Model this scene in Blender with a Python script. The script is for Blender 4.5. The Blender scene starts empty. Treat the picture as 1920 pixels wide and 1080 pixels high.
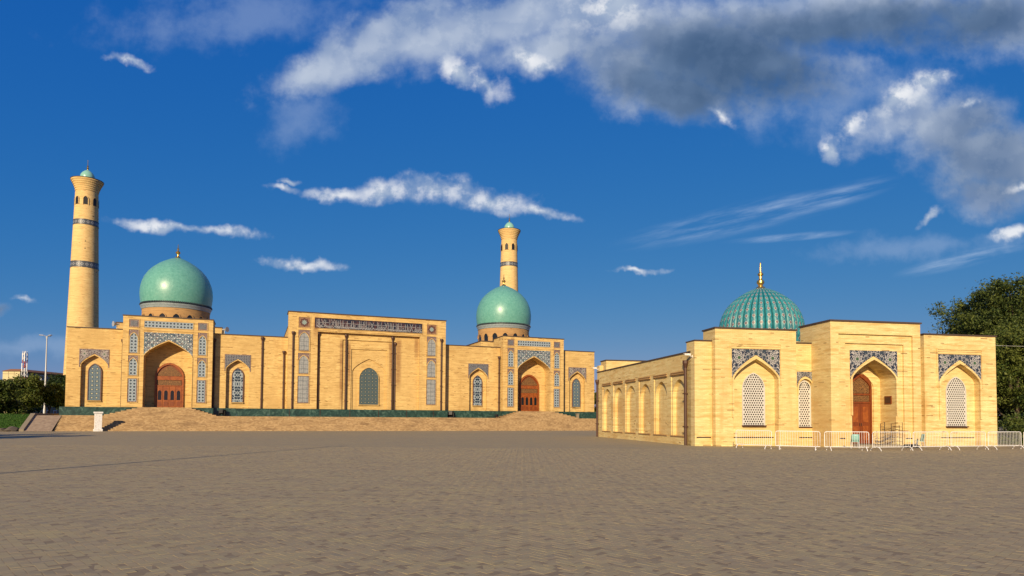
import bpy, bmesh, math, random
import numpy as np
from mathutils import Vector, Matrix
R = math.radians
SC = bpy.context.scene
COL = SC.collection
random.seed(7)

# ------------------------------------------------------------------ camera
cam = bpy.data.cameras.new('camera'); cam_o = bpy.data.objects.new('camera', cam); COL.objects.link(cam_o)
cam.sensor_width = 36.0; cam.lens = 36.0 * 1230 / 1920
cam.shift_y = (243.4 - 1230 * math.tan(R(2.2))) / 1920
cam.clip_start = 0.1; cam.clip_end = 6000
cam_o.matrix_world = Matrix.Translation((0, 0, 1.75)) @ Matrix.Rotation(R(90 + 2.2), 4, 'X') @ Matrix.Rotation(R(0.37), 4, 'Z')
SC.camera = cam_o

# ------------------------------------------------------------------ exposure
SC.view_settings.view_transform = 'Standard'; SC.view_settings.look = 'None'
SC.view_settings.gamma = 1.0; SC.view_settings.use_curve_mapping = False
SC.view_settings.exposure = 0.30

# ------------------------------------------------------------------ node helper
class NT:
    def __init__(s, tree): s.t = tree
    def n(s, typ, **kw):
        nd = s.t.nodes.new(typ)
        for k, v in kw.items(): setattr(nd, k, v)
        return nd
    def put(s, sock, v):
        if isinstance(v, bpy.types.NodeSocket): s.t.links.new(v, sock)
        elif v is not None: sock.default_value = v
    def m(s, op, a, b=None, c=None, clamp=False):
        nd = s.n('ShaderNodeMath', operation=op, use_clamp=clamp)
        for i, v in enumerate((a, b, c)):
            if v is not None: s.put(nd.inputs[i], v)
        return nd.outputs[0]
    def vm(s, op, a, b=None, scale=None):
        nd = s.n('ShaderNodeVectorMath', operation=op)
        s.put(nd.inputs[0], a)
        if b is not None: s.put(nd.inputs[1], b)
        if scale is not None: s.put(nd.inputs['Scale'], scale)
        return nd.outputs['Value'] if op in ('LENGTH', 'DOT_PRODUCT', 'DISTANCE') else nd.outputs['Vector']
    def xyz(s, v):
        nd = s.n('ShaderNodeSeparateXYZ'); s.put(nd.inputs[0], v); return nd.outputs
    def comb(s, x=0, y=0, z=0):
        nd = s.n('ShaderNodeCombineXYZ')
        for i, v in enumerate((x, y, z)): s.put(nd.inputs[i], v)
        return nd.outputs[0]
    def mix(s, f, a, b, bt='MIX'):
        nd = s.n('ShaderNodeMix', data_type='RGBA', blend_type=bt)
        s.put(nd.inputs[0], f)
        for i, v in ((6, a), (7, b)):
            s.put(nd.inputs[i], v if isinstance(v, bpy.types.NodeSocket) else (*v, 1.0) if len(v) == 3 else v)
        return nd.outputs[2]
    def noise(s, vec, scale, detail=3.0, rough=0.55, dim='3D', out=0, dist=0.0):
        nd = s.n('ShaderNodeTexNoise', noise_dimensions=dim)
        s.put(nd.inputs['Vector'], vec); s.put(nd.inputs['Scale'], scale); nd.inputs['Detail'].default_value = detail
        nd.inputs['Roughness'].default_value = rough; nd.inputs['Distortion'].default_value = dist
        return nd.outputs[out]
    def white(s, vec, out=0):
        nd = s.n('ShaderNodeTexWhiteNoise', noise_dimensions='3D'); s.put(nd.inputs['Vector'], vec); return nd.outputs[out]
    def voro(s, vec, scale, feature='F1', out='Distance', rnd=1.0):
        nd = s.n('ShaderNodeTexVoronoi', feature=feature); s.put(nd.inputs['Vector'], vec); nd.inputs['Scale'].default_value = scale
        nd.inputs['Randomness'].default_value = rnd
        return nd.outputs[out]
    def step(s, v, a, b, lo=0.0, hi=1.0):
        nd = s.n('ShaderNodeMapRange', interpolation_type='SMOOTHSTEP'); s.put(nd.inputs[0], v)
        for i, q in ((1, a), (2, b), (3, lo), (4, hi)): s.put(nd.inputs[i], q)
        return nd.outputs[0]
    def ramp(s, f, stops):
        nd = s.n('ShaderNodeValToRGB'); s.put(nd.inputs[0], f); e = nd.color_ramp.elements
        while len(e) < len(stops): e.new(0.5)
        for q, (p, c) in zip(e, stops): q.position = p; q.color = (*c, 1)
        return nd.outputs[0]

# ------------------------------------------------------------------ sky, clouds and sun
SUN_EL, SUN_AZ = 20.0, 14.0          # elevation; azimuth of the sun left of straight behind the viewer
W = bpy.data.worlds.new('World'); SC.world = W; W.use_nodes = True
wt = W.node_tree; wt.nodes.clear(); N = NT(wt)
sky = N.n('ShaderNodeTexSky', sky_type='NISHITA')
sky.sun_disc = False; sky.sun_elevation = R(SUN_EL); sky.sun_rotation = R(180 + SUN_AZ)
sky.air_density = 1.0; sky.dust_density = 0.3; sky.ozone_density = 6.0; sky.altitude = 400
sp = N.n('ShaderNodeSeparateColor'); N.put(sp.inputs[0], sky.outputs[0]); cc = N.n('ShaderNodeCombineColor')   # deep, clear blue of the photograph
for i_, (g_, p_) in enumerate(((.200, 1.62), (.745, .65), (2.80, .17))): N.put(cc.inputs[i_], N.m('MULTIPLY', N.m('POWER', sp.outputs[i_], p_), g_))
base = cc.outputs[0]
d = N.n('ShaderNodeTexCoord').outputs['Generated']
X, Y, Z = N.xyz(d)[:3]
yy = N.m('MAXIMUM', N.m('ABSOLUTE', Y), 0.05)
u = N.m('DIVIDE', X, yy); v = N.m('DIVIDE', Z, yy)
uv0 = N.comb(u, v, 0)
wn = N.vm('SUBTRACT', N.noise(uv0, 9.0, 4, 0.6, out=1), (0.5, 0.5, 0.5))
wn2 = N.vm('SUBTRACT', N.noise(uv0, 34.0, 3, 0.6, out=1), (0.5, 0.5, 0.5))
warp = N.vm('ADD', N.vm('ADD', uv0, N.vm('MULTIPLY', wn, (0.060, 0.045, 0))), N.vm('MULTIPLY', wn2, (0.022, 0.018, 0)))
def field(blobs, src):
    cur = None
    for (bu, bv, ru, rv, rot) in blobs:
        mp = N.n('ShaderNodeMapping', vector_type='TEXTURE'); N.put(mp.inputs[0], src)
        mp.inputs['Location'].default_value = (bu, bv, 0); mp.inputs['Rotation'].default_value = (0, 0, R(rot)); mp.inputs['Scale'].default_value = (ru, rv, 1)
        ln = N.vm('LENGTH', mp.outputs[0])
        cur = ln if cur is None else N.m('SMOOTH_MIN', cur, ln, 0.18)
    return N.m('SUBTRACT', 1.0, cur)
fb = N.noise(uv0, 15.0, 6, 0.60)
fbs = N.noise(N.vm('ADD', uv0, (-0.012, 0.016, 0)), 15.0, 6, 0.60)
soft = N.noise(uv0, 5.0, 3, 0.5); softs = N.noise(N.vm('ADD', uv0, (-0.03, 0.04, 0)), 5.0, 3, 0.5)
cir_n = N.noise(N.vm('MULTIPLY', N.vm('ADD', uv0, N.comb(0, N.m('MULTIPLY', u, -0.22), 0)), (3.5, 26, 1)), 1.6, 6, 0.62)
WHITE = [(-.27, .346, .06, .013, 8), (-.20, .353, .07, .021, 4), (-.12, .353, .08, .025, -4), (-.03, .339, .08, .021, -8), (.045, .322, .06, .011, -12), (-.355, .346, .035, .009, -12), (-.345, .358, .02, .006, -10),
         (-.085, .533, .045, .020, -28), (-.045, .518, .05, .024, -32), (.02, .560, .050, .016, -15), (.145, .640, .07, .040, 10), (.60, .503, .055, .022, 40), (.645, .528, .035, .018, 10), (.530, .460, .030, .018, 50), (.325, .470, .030, .011, -35),
         (.705, .490, .022, .009, 20), (-.52, .292, .14, .010, -5), (-.33, .238, .075, .010, -3), (-.60, .546, .042, .010, -12), (.187, .231, .05, .006, 0),
         (-.745, .168, .022, .007, -10), (.49, .415, .020, .020, 30), (.775, .292, .05, .011, 8), (.64, .315, .03, .009, 35), (.78, .36, .03, .009, 20)]
DARK = [(.30, .575, .24, .095, -8), (.17, .545, .10, .065, -20), (.48, .625, .32, .055, 4), (.26, .505, .12, .040, -8), (.80, .62, .24, .060, -6), (.10, .630, .20, .050, 0), (-.06, .605, .20, .050, 14), (.04, .575, .12, .035, 10),
        (-.26, .550, .13, .036, 20), (-.19, .600, .12, .045, 22), (.60, .470, .09, .040, 36), (.68, .455, .10, .050, 20), (.74, .400, .11, .065, -15), (.73, .345, .06, .035, 0), (-.82, .158, .055, .012, -4)]
CORE = [(.34, .545, .22, .075, -6), (.24, .515, .12, .05, -12), (.56, .61, .30, .05, 4), (-.82, .158, .06, .014, -4)]
FAINT = [(-.42, .62, .25, .055, 5), (-.33, .475, .07, .06, 30), (.52, .50, .18, .07, 10), (-.75, .10, .2, .018, 0), (.62, .27, .2, .02, 4)]
CIRRUS = [(.36, .312, .18, .022, 13), (.50, .345, .09, .016, 16), (.43, .281, .09, .006, 5), (.70, .25, .1, .012, 14)]
fW = field(WHITE, warp); fD = field(DARK, warp); fF = field(FAINT, warp); fC = field(CIRRUS, uv0)
mW = N.step(N.m('ADD', fW, N.m('MULTIPLY', N.m('SUBTRACT', fb, 0.5), 2.1)), -0.15, 1.15)
mD = N.step(N.m('ADD', fD, N.m('MULTIPLY', N.m('SUBTRACT', fb, 0.5), 1.2)), -0.30, 0.62)
mF = N.m('MULTIPLY', N.step(N.m('ADD', fF, N.m('MULTIPLY', N.m('SUBTRACT', fb, 0.5), 2.4)), -0.2, 1.1), 0.30)
mC = N.m('MULTIPLY', N.m('MULTIPLY', N.step(fC, -0.3, 0.7), N.step(cir_n, 0.38, 0.75)), 0.42)
lit = N.step(N.m('SUBTRACT', fb, fbs), -0.07, 0.09)                       # side of each billow that faces the sun
litS = N.m('ADD', N.m('MULTIPLY', N.step(N.m('SUBTRACT', soft, softs), -0.10, 0.12), 0.75), N.m('MULTIPLY', lit, 0.25))
thick = N.step(N.m('ADD', field(CORE, warp), N.m('MULTIPLY', N.m('SUBTRACT', soft, 0.5), 0.9)), -0.35, 0.60)
thick = N.m('MAXIMUM', thick, N.m('MULTIPLY', N.step(field([(.74, .405, .17, .12, -20)], warp), 0.0, 0.7), 0.62))
KS = 10.0                                                                  # Background strength is 0.1
def k(c): return tuple(q * KS for q in c)
cD = N.mix(thick, N.mix(litS, k((.17, .25, .42)), k((.42, .48, .58))), N.mix(litS, k((.056, .102, .185)), k((.105, .165, .270))))
cW = N.mix(lit, k((.36, .43, .54)), k((.72, .73, .75)))
col = N.mix(mF, base, k((.33, .42, .58)))
col = N.mix(mC, col, k((.50, .60, .74)))
col = N.mix(N.m('MULTIPLY', mD, 0.93), col, cD)
col = N.mix(N.m('MULTIPLY', mW, 0.88), col, cW)
bg = N.n('ShaderNodeBackground'); N.put(bg.inputs[0], col); bg.inputs[1].default_value = 0.1
wo = N.n('ShaderNodeOutputWorld'); wt.links.new(bg.outputs[0], wo.inputs[0])

sl = bpy.data.lights.new('sun', 'SUN'); sl.energy = 4.8; sl.angle = R(0.5); sl.color = (1.0, 0.80, 0.52)
so = bpy.data.objects.new('sun', sl); COL.objects.link(so)
tosun = Vector((-math.sin(R(SUN_AZ)) * math.cos(R(SUN_EL)), -math.cos(R(SUN_AZ)) * math.cos(R(SUN_EL)), math.sin(R(SUN_EL))))
so.rotation_euler = tosun.to_track_quat('Z', 'Y').to_euler(); so.location = tosun * 200

# ------------------------------------------------------------------ mesh helpers
class MB:
    def __init__(s): s.v = []; s.f = []; s.uv = {}
    def add(s, vs, fs):
        o = len(s.v); s.v += [tuple(q) for q in vs]; s.f += [tuple(i + o for i in f) for f in fs]; return s
    def box(s, x0, x1, y0, y1, z0, z1):
        return s.add([(x0, y0, z0), (x1, y0, z0), (x1, y1, z0), (x0, y1, z0), (x0, y0, z1), (x1, y0, z1), (x1, y1, z1), (x0, y1, z1)],
                     [(0, 3, 2, 1), (4, 5, 6, 7), (0, 1, 5, 4), (1, 2, 6, 5), (2, 3, 7, 6), (3, 0, 4, 7)])
    def quad(s, a, b, c, d): return s.add([a, b, c, d], [(0, 1, 2, 3)])
    def lathe(s, prof, cx, cy, n=48, a0=0.0, a1=2 * math.pi, cap=False):
        full = abs(a1 - a0 - 2 * math.pi) < 1e-6; cols = n if full else n + 1; o = len(s.v)
        for r, z in prof:
            for i in range(cols):
                a = a0 + (a1 - a0) * i / n; s.v.append((cx + r * math.cos(a), cy + r * math.sin(a), z))
        for j in range(len(prof) - 1):
            for i in range(n):
                p = o + j * cols + i; q = o + j * cols + (i + 1) % cols
                s.f.append((p, q, q + cols, p + cols))
        if cap: s.f.append(tuple(o + (len(prof) - 1) * cols + i for i in range(cols)))
        return s
    def tube(s, pts, rad, n=8):
        P = [Vector(p) for p in pts]; rs = rad if isinstance(rad, (list, tuple)) else [rad] * len(P); o = len(s.v)
        for i, p in enumerate(P):
            t = ((P[min(i + 1, len(P) - 1)] - P[max(i - 1, 0)])).normalized()
            a = t.orthogonal().normalized() if i == 0 else (a - t * a.dot(t)).normalized()
            b = t.cross(a)
            for q in range(n):
                th = 2 * math.pi * q / n; s.v.append(tuple(p + (a * math.cos(th) + b * math.sin(th)) * rs[i]))
        for i in range(len(P) - 1):
            for q in range(n):
                s.f.append((o + i * n + q, o + i * n + (q + 1) % n, o + (i + 1) * n + (q + 1) % n, o + (i + 1) * n + q))
        s.f.append(tuple(o + q for q in range(n))[::-1]); s.f.append(tuple(o + (len(P) - 1) * n + q for q in range(n)))
        return s
    def prism(s, outline, y0, y1):
        """outline: list of (x, z), front face at y0, back at y1"""
        n = len(outline); o = len(s.v)
        s.v += [(x, y0, z) for x, z in outline] + [(x, y1, z) for x, z in outline]
        s.f.append(tuple(o + i for i in range(n))); s.f.append(tuple(o + n + i for i in range(n))[::-1])
        for i in range(n): j = (i + 1) % n; s.f.append((o + j, o + i, o + n + i, o + n + j))
        return s
    def build(s, name, mat, parent=None, smooth=False, uvf=None, bevel=0.0):
        me = bpy.data.meshes.new(name); me.from_pydata(s.v, [], s.f); me.validate()
        bm = bmesh.new(); bm.from_mesh(me); bmesh.ops.recalc_face_normals(bm, faces=bm.faces) if bevel >= 0 else None
        if uvf:
            ul = bm.loops.layers.uv.new('UVMap')
            for f in bm.faces:
                for l in f.loops: l[ul].uv = uvf(l.vert.co)
        bm.to_mesh(me); bm.free()
        if mat: me.materials.append(mat)
        if smooth:
            for p in me.polygons: p.use_smooth = True
            try: me.set_sharp_from_angle(angle=R(40))
            except Exception: pass
        o = bpy.data.objects.new(name, me); COL.objects.link(o)
        if parent: o.parent = parent
        return o
def tag(o, label=None, cat=None, group=None, kind=None):
    for kk, vv in (('label', label), ('category', cat), ('group', group), ('kind', kind)):
        if vv: o[kk] = vv
    return o
def empty(name, loc=(0, 0, 0), rz=0.0):
    o = bpy.data.objects.new(name, None); COL.objects.link(o); o.location = loc; o.rotation_euler = (0, 0, rz); o.empty_display_size = 0.3; return o
def copy_tree(o, parent=None):
    c = o.copy(); COL.objects.link(c); c.parent = parent
    for ch in list(o.children): copy_tree(ch, c)
    return c
def np_mesh(name, V, F, mat, parent=None, smooth=False):
    """V (n,3), F (m,4) quads"""
    me = bpy.data.meshes.new(name); n, m_ = len(V), len(F)
    me.vertices.add(n); me.vertices.foreach_set('co', V.astype(np.float32).ravel())
    me.loops.add(m_ * 4); me.loops.foreach_set('vertex_index', F.astype(np.int32).ravel())
    me.polygons.add(m_); me.polygons.foreach_set('loop_start', np.arange(0, m_ * 4, 4, dtype=np.int32)); me.polygons.foreach_set('loop_total', np.full(m_, 4, dtype=np.int32))
    if smooth: me.polygons.foreach_set('use_smooth', np.ones(m_, dtype=bool))
    me.update(calc_edges=True); me.materials.append(mat)
    if not smooth: me.shade_flat()
    o = bpy.data.objects.new(name, me); COL.objects.link(o)
    if parent: o.parent = parent
    return o

def arch(cx, a, zs, za, n=9):
    """pointed arch, left spring -> apex -> right spring, list of (x, z)"""
    H = za - zs; pts = []
    if H / a >= 1.0:
        rr = (a * a + H * H) / (2 * a); th = math.atan2(H, rr - a) if rr > a else math.pi / 2
        for i in range(n + 1):
            t = th * i / n; pts.append((rr * math.cos(t) - (rr - a), rr * math.sin(t)))
    else:
        for i in range(n + 1):
            t = math.pi / 2 * i / n; x = math.cos(t); q = 1 - x; pts.append((a * x, H * (0.43 * math.sqrt(max(0, 1 - x * x)) + 0.57 * q)))
    Lh = [(cx - x, zs + z) for x, z in pts]; Rh = [(cx + x, zs + z) for x, z in pts[:-1]][::-1]
    return Lh + Rh
def arch_outline(cx, a, z0, zs, za, n=9): return [(cx - a, z0)] + arch(cx, a, zs, za, n) + [(cx + a, z0)]
def arch_wall(mb, s0, s1, z0, z1, cx, a, zs, za, yf, yb, zb=None, swap=None):
    """wall panel with an arched opening: front face, reveal back to yb, top and both ends"""
    zb = z0 if zb is None else zb
    A = arch(cx, a, zs, za); q = mb.quad
    q((s0, yf, z0), (cx - a, yf, z0), (cx - a, yf, z1), (s0, yf, z1)); q((cx + a, yf, z0), (s1, yf, z0), (s1, yf, z1), (cx + a, yf, z1))
    if zs > zb:
        pass
    for (xa, za_), (xb, zb_) in zip(A[:-1], A[1:]):
        q((xa, yf, za_), (xb, yf, zb_), (xb, yf, z1), (xa, yf, z1))
        q((xa, yf, za_), (xa, yb, za_), (xb, yb, zb_), (xb, yf, zb_))
    if zb > z0:
        q((cx - a, yf, z0), (cx + a, yf, z0), (cx + a, yf, zb), (cx - a, yf, zb)); q((cx - a, yf, zb), (cx + a, yf, zb), (cx + a, yb, zb), (cx - a, yb, zb))
    q((cx - a, yf, zb), (cx - a, yb, zb), (cx - a, yb, zs), (cx - a, yf, zs)); q((cx + a, yf, zb), (cx + a, yf, zs), (cx + a, yb, zs), (cx + a, yb, zb))
    q((s0, yf, z1), (s1, yf, z1), (s1, yb, z1), (s0, yb, z1)); q((s0, yf, z0), (s0, yf, z1), (s0, yb, z1), (s0, yb, z0)); q((s1, yf, z0), (s1, yb, z0), (s1, yb, z1), (s1, yf, z1))
    return mb
def spandrel(name, s0, s1, z1, cx, a, zs, za, y, th, mat, parent, uvs):
    """thin slab filling a rectangle above an arch; uv in units of the half width from (cx, z1)"""
    mb = MB(); A = arch(cx, a, zs, za)
    if s0 < cx - a - 0.01: A = [(s0, zs)] + A
    if s1 > cx + a + 0.01: A = A + [(s1, zs)]
    outline = A + [(s1, z1), (s0, z1)]
    for (xa, za_), (xb, zb_) in zip(A[:-1], A[1:]):
        mb.quad((xa, y, za_), (xb, y, zb_), (xb, y, z1), (xa, y, z1)); mb.quad((xa, y, za_), (xa, y + th, za_), (xb, y + th, zb_), (xb, y, zb_))
    mb.quad((s0, y, z1), (s1, y, z1), (s1, y + th, z1), (s0, y + th, z1))
    mb.quad((s0, y, A[0][1]), (s0, y, z1), (s0, y + th, z1), (s0, y + th, A[0][1])); mb.quad((s1, y, A[-1][1]), (s1, y + th, A[-1][1]), (s1, y + th, z1), (s1, y, z1))
    return mb.build(name, mat, parent, uvf=lambda c: ((c.x - cx) / uvs, (c.z - z1) / uvs), bevel=-1)
def arch_band(name, cx, a, zs, za, w, z0, y0, y1, mat, parent, zl=None):
    """raised moulding that follows an arch and runs down to z0 (zl: left leg ends higher)"""
    zl = z0 if zl is None else zl
    Ai = [(cx - a, zl)] + arch(cx, a, zs, za) + [(cx + a, z0)]; Ao = [(cx - a - w, zl)] + arch(cx, a + w, zs, za + w * 1.25) + [(cx + a + w, z0)]
    mb = MB()
    for i in range(len(Ai) - 1):
        (ax, az), (bx, bz) = Ai[i], Ai[i + 1]; (cx_, cz), (dx, dz) = Ao[i], Ao[i + 1]
        mb.quad((ax, y0, az), (bx, y0, bz), (dx, y0, dz), (cx_, y0, cz)); mb.quad((ax, y0, az), (ax, y1, az), (bx, y1, bz), (bx, y0, bz)); mb.quad((cx_, y0, cz), (dx, y0, dz), (dx, y1, dz), (cx_, y1, cz))
    for i in (0, -1):
        (ax, az), (bx, bz) = Ai[i], Ao[i]; mb.quad((ax, y0, az), (bx, y0, bz), (bx, y1, bz), (ax, y1, az))
    return mb.build(name, mat, parent, bevel=-1)

# ------------------------------------------------------------------ materials
MATS = {}
def mat(name, fn, rough=0.85, spec=0.3, metal=0.0):
    m = bpy.data.materials.new(name); m.use_nodes = True; t = m.node_tree; b = t.nodes['Principled BSDF']; n = NT(t)
    b.inputs['Roughness'].default_value = rough; b.inputs['Metallic'].default_value = metal
    b.inputs['Specular IOR Level'].default_value = spec
    r = fn(n, b) if callable(fn) else fn
    if r is not None: n.put(b.inputs['Base Color'], r if isinstance(r, bpy.types.NodeSocket) else (*r, 1))
    MATS[name] = m; return m
def bump(n, b, h, strength, dist=0.02):
    q = n.n('ShaderNodeBump'); q.inputs['Strength'].default_value = strength; q.inputs['Distance'].default_value = dist; n.put(q.inputs['Height'], h); n.put(b.inputs['Normal'], q.outputs[0])
def objc(n): return n.n('ShaderNodeTexCoord').outputs['Object']
def uvc(n): return n.n('ShaderNodeTexCoord').outputs['UV']
def brickmat(light, mid, dark, streak, dirt, bw=0.28, bh=0.085, dark_amt=0.93, stains=()):
    def fn(n, b):
        p = objc(n); x, y, z = n.xyz(p)[:3]; h = n.m('ADD', x, n.m('MULTIPLY', y, 0.97))
        row = n.m('FLOOR', n.m('DIVIDE', z, bh)); off = n.m('MULTIPLY', n.m('MODULO', row, 2.0), 0.5)
        cu = n.m('ADD', n.m('DIVIDE', h, bw), off); ci = n.m('FLOOR', cu)
        w1 = n.white(n.comb(ci, row, 1.3)); w2 = n.white(n.comb(n.m('FLOOR', n.m('DIVIDE', ci, 2.0)), row, 7.7))
        fu = n.m('ABSOLUTE', n.m('SUBTRACT', n.m('FRACT', cu), 0.5)); fv = n.m('ABSOLUTE', n.m('SUBTRACT', n.m('FRACT', n.m('DIVIDE', z, bh)), 0.5))
        joint = n.m('MAXIMUM', n.step(fu, 0.465, 0.49), n.step(fv, 0.38, 0.46))
        c = n.mix(n.m('MULTIPLY', n.m('ADD', w1, n.white(n.comb(row, 3.1, 4.0))), 0.5), light, mid)
        st = n.noise(n.comb(n.m('MULTIPLY', h, 0.55), 0, n.m('MULTIPLY', z, 4.5)), 1.0, 5, 0.65)
        c = n.mix(n.m('MULTIPLY', n.step(st, 0.47, 0.64), 0.85), c, streak)
        st2 = n.noise(n.comb(n.m('MULTIPLY', h, 0.9), 3.0, n.m('MULTIPLY', z, 9.0)), 1.0, 4, 0.6); c = n.mix(n.step(st2, 0.52, 0.68, 0, 0.6), c, tuple(min(.85, q * 1.22) for q in light)); c = n.mix(n.step(st2, 0.45, 0.30, 0, 0.55), c, streak)
        c = n.mix(n.m('MULTIPLY', n.step(w2, dark_amt, dark_amt + 0.04), n.step(w1, 0.25, 0.5)), c, dark)
        blot = n.noise(n.comb(h, 0, z), 0.22, 5, 0.6)
        c = n.mix(n.step(blot, 0.44, 0.72, 0, 0.65), c, dirt)
        run = n.noise(n.comb(n.m('MULTIPLY', h, 1.4), 0, n.m('MULTIPLY', z, 0.14)), 1.0, 5, 0.65)
        c = n.mix(n.step(run, 0.53, 0.74, 0, 0.6), c, dirt); pale = n.noise(n.comb(h, 5.0, n.m('MULTIPLY', z, 1.6)), 0.5, 4, 0.6); c = n.mix(n.step(pale, 0.56, 0.75, 0, 0.35), c, tuple(min(.85, q * 1.18) for q in light))
        tone = n.noise(n.comb(h, 9.0, n.m('MULTIPLY', z, 0.7)), 0.11, 3, 0.5); c = n.mix(n.step(tone, 0.42, 0.62, 0, 0.38), c, mid); c = n.mix(n.step(tone, 0.50, 0.36, 0, 0.30), c, streak)
        for (s0, w_, z0, z1) in stains:      # damp marks beside the rain pipes
            ms = n.m('MULTIPLY', n.step(n.m('ABSOLUTE', n.m('SUBTRACT', n.m('ADD', x, n.m('MULTIPLY', n.m('SUBTRACT', run, 0.5), 0.8)), s0)), w_, w_ * .25), n.m('MULTIPLY', n.step(z, z0, z0 + 3.0), n.step(z, z1 + .3, z1 - .6)))
            c = n.mix(n.m('MULTIPLY', n.m('MULTIPLY', ms, n.step(y, -.2, -.3)), n.step(st, 0.25, 0.6, 0.35, 0.85)), c, (.27, .135, .055))
        c = n.mix(n.m('MULTIPLY', joint, 0.40), c, tuple(q * 0.62 for q in mid))
        bump(n, b, n.m('ADD', n.m('MULTIPLY', n.m('SUBTRACT', 1.0, joint), 0.7), n.m('MULTIPLY', w1, 0.4)), 0.35, 0.012)
        return c
    return fn
mat('brick_gold', brickmat((.76, .54, .225), (.56, .375, .140), (.27, .155, .06), (.42, .26, .092), (.46, .29, .105), stains=((-3.75, .45, 2.0, 12.3), (-2.75, .3, 5.0, 11.8), (2.95, .35, 5.0, 12.2), (4.0, .5, 4.5, 12.6), (-7.2, .4, 11.0, 15.2), (6.6, .5, 9.0, 13.0))), 0.9, 0.2)
mat('brick_buff', brickmat((.84, .68, .34), (.62, .465, .195), (.26, .165, .07), (.52, .33, .11), (.56, .34, .12), 0.28, 0.085, 0.95), 0.9, 0.2)
mat('brick_drum', brickmat((.52, .32, .13), (.44, .26, .105), (.22, .12, .06), (.30, .17, .08), (.30, .17, .08)), 0.9, 0.2)
mat('brick_minaret', brickmat((.84, .61, .28), (.68, .46, .19), (.34, .20, .09), (.53, .34, .135), (.60, .40, .16)), 0.9, 0.2)
def stepsf(n, b):
    p = n.n('ShaderNodeNewGeometry').outputs['Position']
    w = n.white(n.vm('FLOOR', n.vm('MULTIPLY', p, (4.0, 4.0, 9.0)))); c = n.mix(w, (.29, .19, .095), (.44, .31, .165))
    s_ = n.noise(n.vm('MULTIPLY', p, (0.35, 0.35, 1.5)), 1.2, 5, 0.65); c = n.mix(n.step(s_, 0.46, 0.72, 0, 0.8), c, (.19, .12, .065))
    bump(n, b, w, 0.4, 0.02); return c
mat('step_brick', stepsf, 0.92, 0.2)
def marble(n, b):
    p = objc(n); a = n.noise(p, 1.6, 6, 0.65, dist=1.2); c = n.ramp(a, [(0.3, (.008, .022, .020)), (0.52, (.022, .060, .050)), (0.66, (.07, .13, .105)), (0.8, (.03, .07, .06))]); return c
mat('green_marble', marble, 0.28, 0.5)
mat('dark_metal', (.035, .022, .016), 0.6, 0.4)
mat('pipe_brown', lambda n, b: n.mix(n.noise(objc(n), 2.0, 3), (.045, .020, .013), (.085, .036, .022)), 0.55, 0.4)
mat('cap_metal', lambda n, b: n.mix(n.noise(objc(n), 0.8, 4), (.045, .028, .020), (.09, .06, .045)), 0.6, 0.4)
mat('black_box', (.012, .012, .014), 0.5, 0.4)
mat('glass_dark', (.012, .014, .016), 0.12, 0.5)
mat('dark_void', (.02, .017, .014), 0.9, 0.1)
mat('white_paint', lambda n, b: n.mix(n.step(n.noise(objc(n), 6.0, 4), 0.45, 0.8), (.80, .79, .76), (.55, .50, .43)), 0.5, 0.4)
mat('barrier_white', lambda n, b: n.mix(n.step(n.noise(objc(n), 9.0, 3), 0.5, 0.75), (.80, .80, .79), (.58, .52, .45)), 0.4, 0.5)
mat('plastic_teal', (.22, .46, .42), 0.45, 0.5)
mat('steel_grey', (.42, .43, .44), 0.45, 0.5, 0.3)
mat('gold', (.75, .47, .12), 0.28, 0.5, 0.9)
mat('rust_iron', (.05, .035, .025), 0.7, 0.3)
def wood(n, b):
    p = objc(n); x, y, z = n.xyz(p)[:3]; g = n.noise(n.comb(n.m('MULTIPLY', x, 22.0), y, n.m('MULTIPLY', z, 1.2)), 1.0, 5, 0.6)
    return n.mix(n.step(g, 0.3, 0.75), (.22, .052, .009), (.125, .027, .005))
mat('door_wood', wood, 0.45, 0.45)
mat('door_wood_light', lambda n, b: n.mix(n.step(n.noise(objc(n), 4.0, 5), 0.35, 0.7), (.30, .082, .013), (.20, .047, .008)), 0.42, 0.45)
mat('door_carved', lambda n, b: n.mix(n.step(n.voro(objc(n), 9.0, 'DISTANCE_TO_EDGE'), 0.02, 0.16), (.24, .115, .035), (.08, .038, .014)), 0.6, 0.35)

# --- glazed tile patterns. uv in metres or half widths (set by each panel)
def cell(n, uv, p):
    a = n.vm('DIVIDE', uv, (p, p, 1)); i = n.vm('FLOOR', a); f = n.vm('SUBTRACT', n.vm('FRACTION', a), (0.5, 0.5, 0)); f = n.vm('MULTIPLY', f, (1, 1, 0)); return i, f
def dots(n, b):
    uv = uvc(n); i, f = cell(n, uv, 0.385); r = n.vm('LENGTH', f); w = n.white(i)
    x, y, z = n.xyz(f)[:3]; an = n.m('ARCTAN2', y, x); star = n.m('ADD', r, n.m('MULTIPLY', n.m('COSINE', n.m('MULTIPLY', an, 8.0)), 0.022))
    c = n.mix(n.noise(uv, 6.0, 3), (.40, .45, .47), (.25, .30, .34))
    ed = n.m('MAXIMUM', n.m('ABSOLUTE', x), n.m('ABSOLUTE', y)); c = n.mix(n.step(ed, 0.455, 0.485, 0, 0.6), c, (.12, .17, .25))
    small = n.vm('LENGTH', n.vm('SUBTRACT', n.vm('ABSOLUTE', f), (.5, .5, 0))); c = n.mix(n.step(small, 0.16, 0.12), c, (.14, .24, .30))
    c = n.mix(n.step(star, 0.335, 0.30), c, n.mix(w, (.018, .030, .055), (.045, .07, .075)))
    return n.mix(n.step(star, 0.10, 0.07, 0, 0.7), c, (.16, .20, .26))
mat('tile_dots', dots, 0.3, 0.4)
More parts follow.
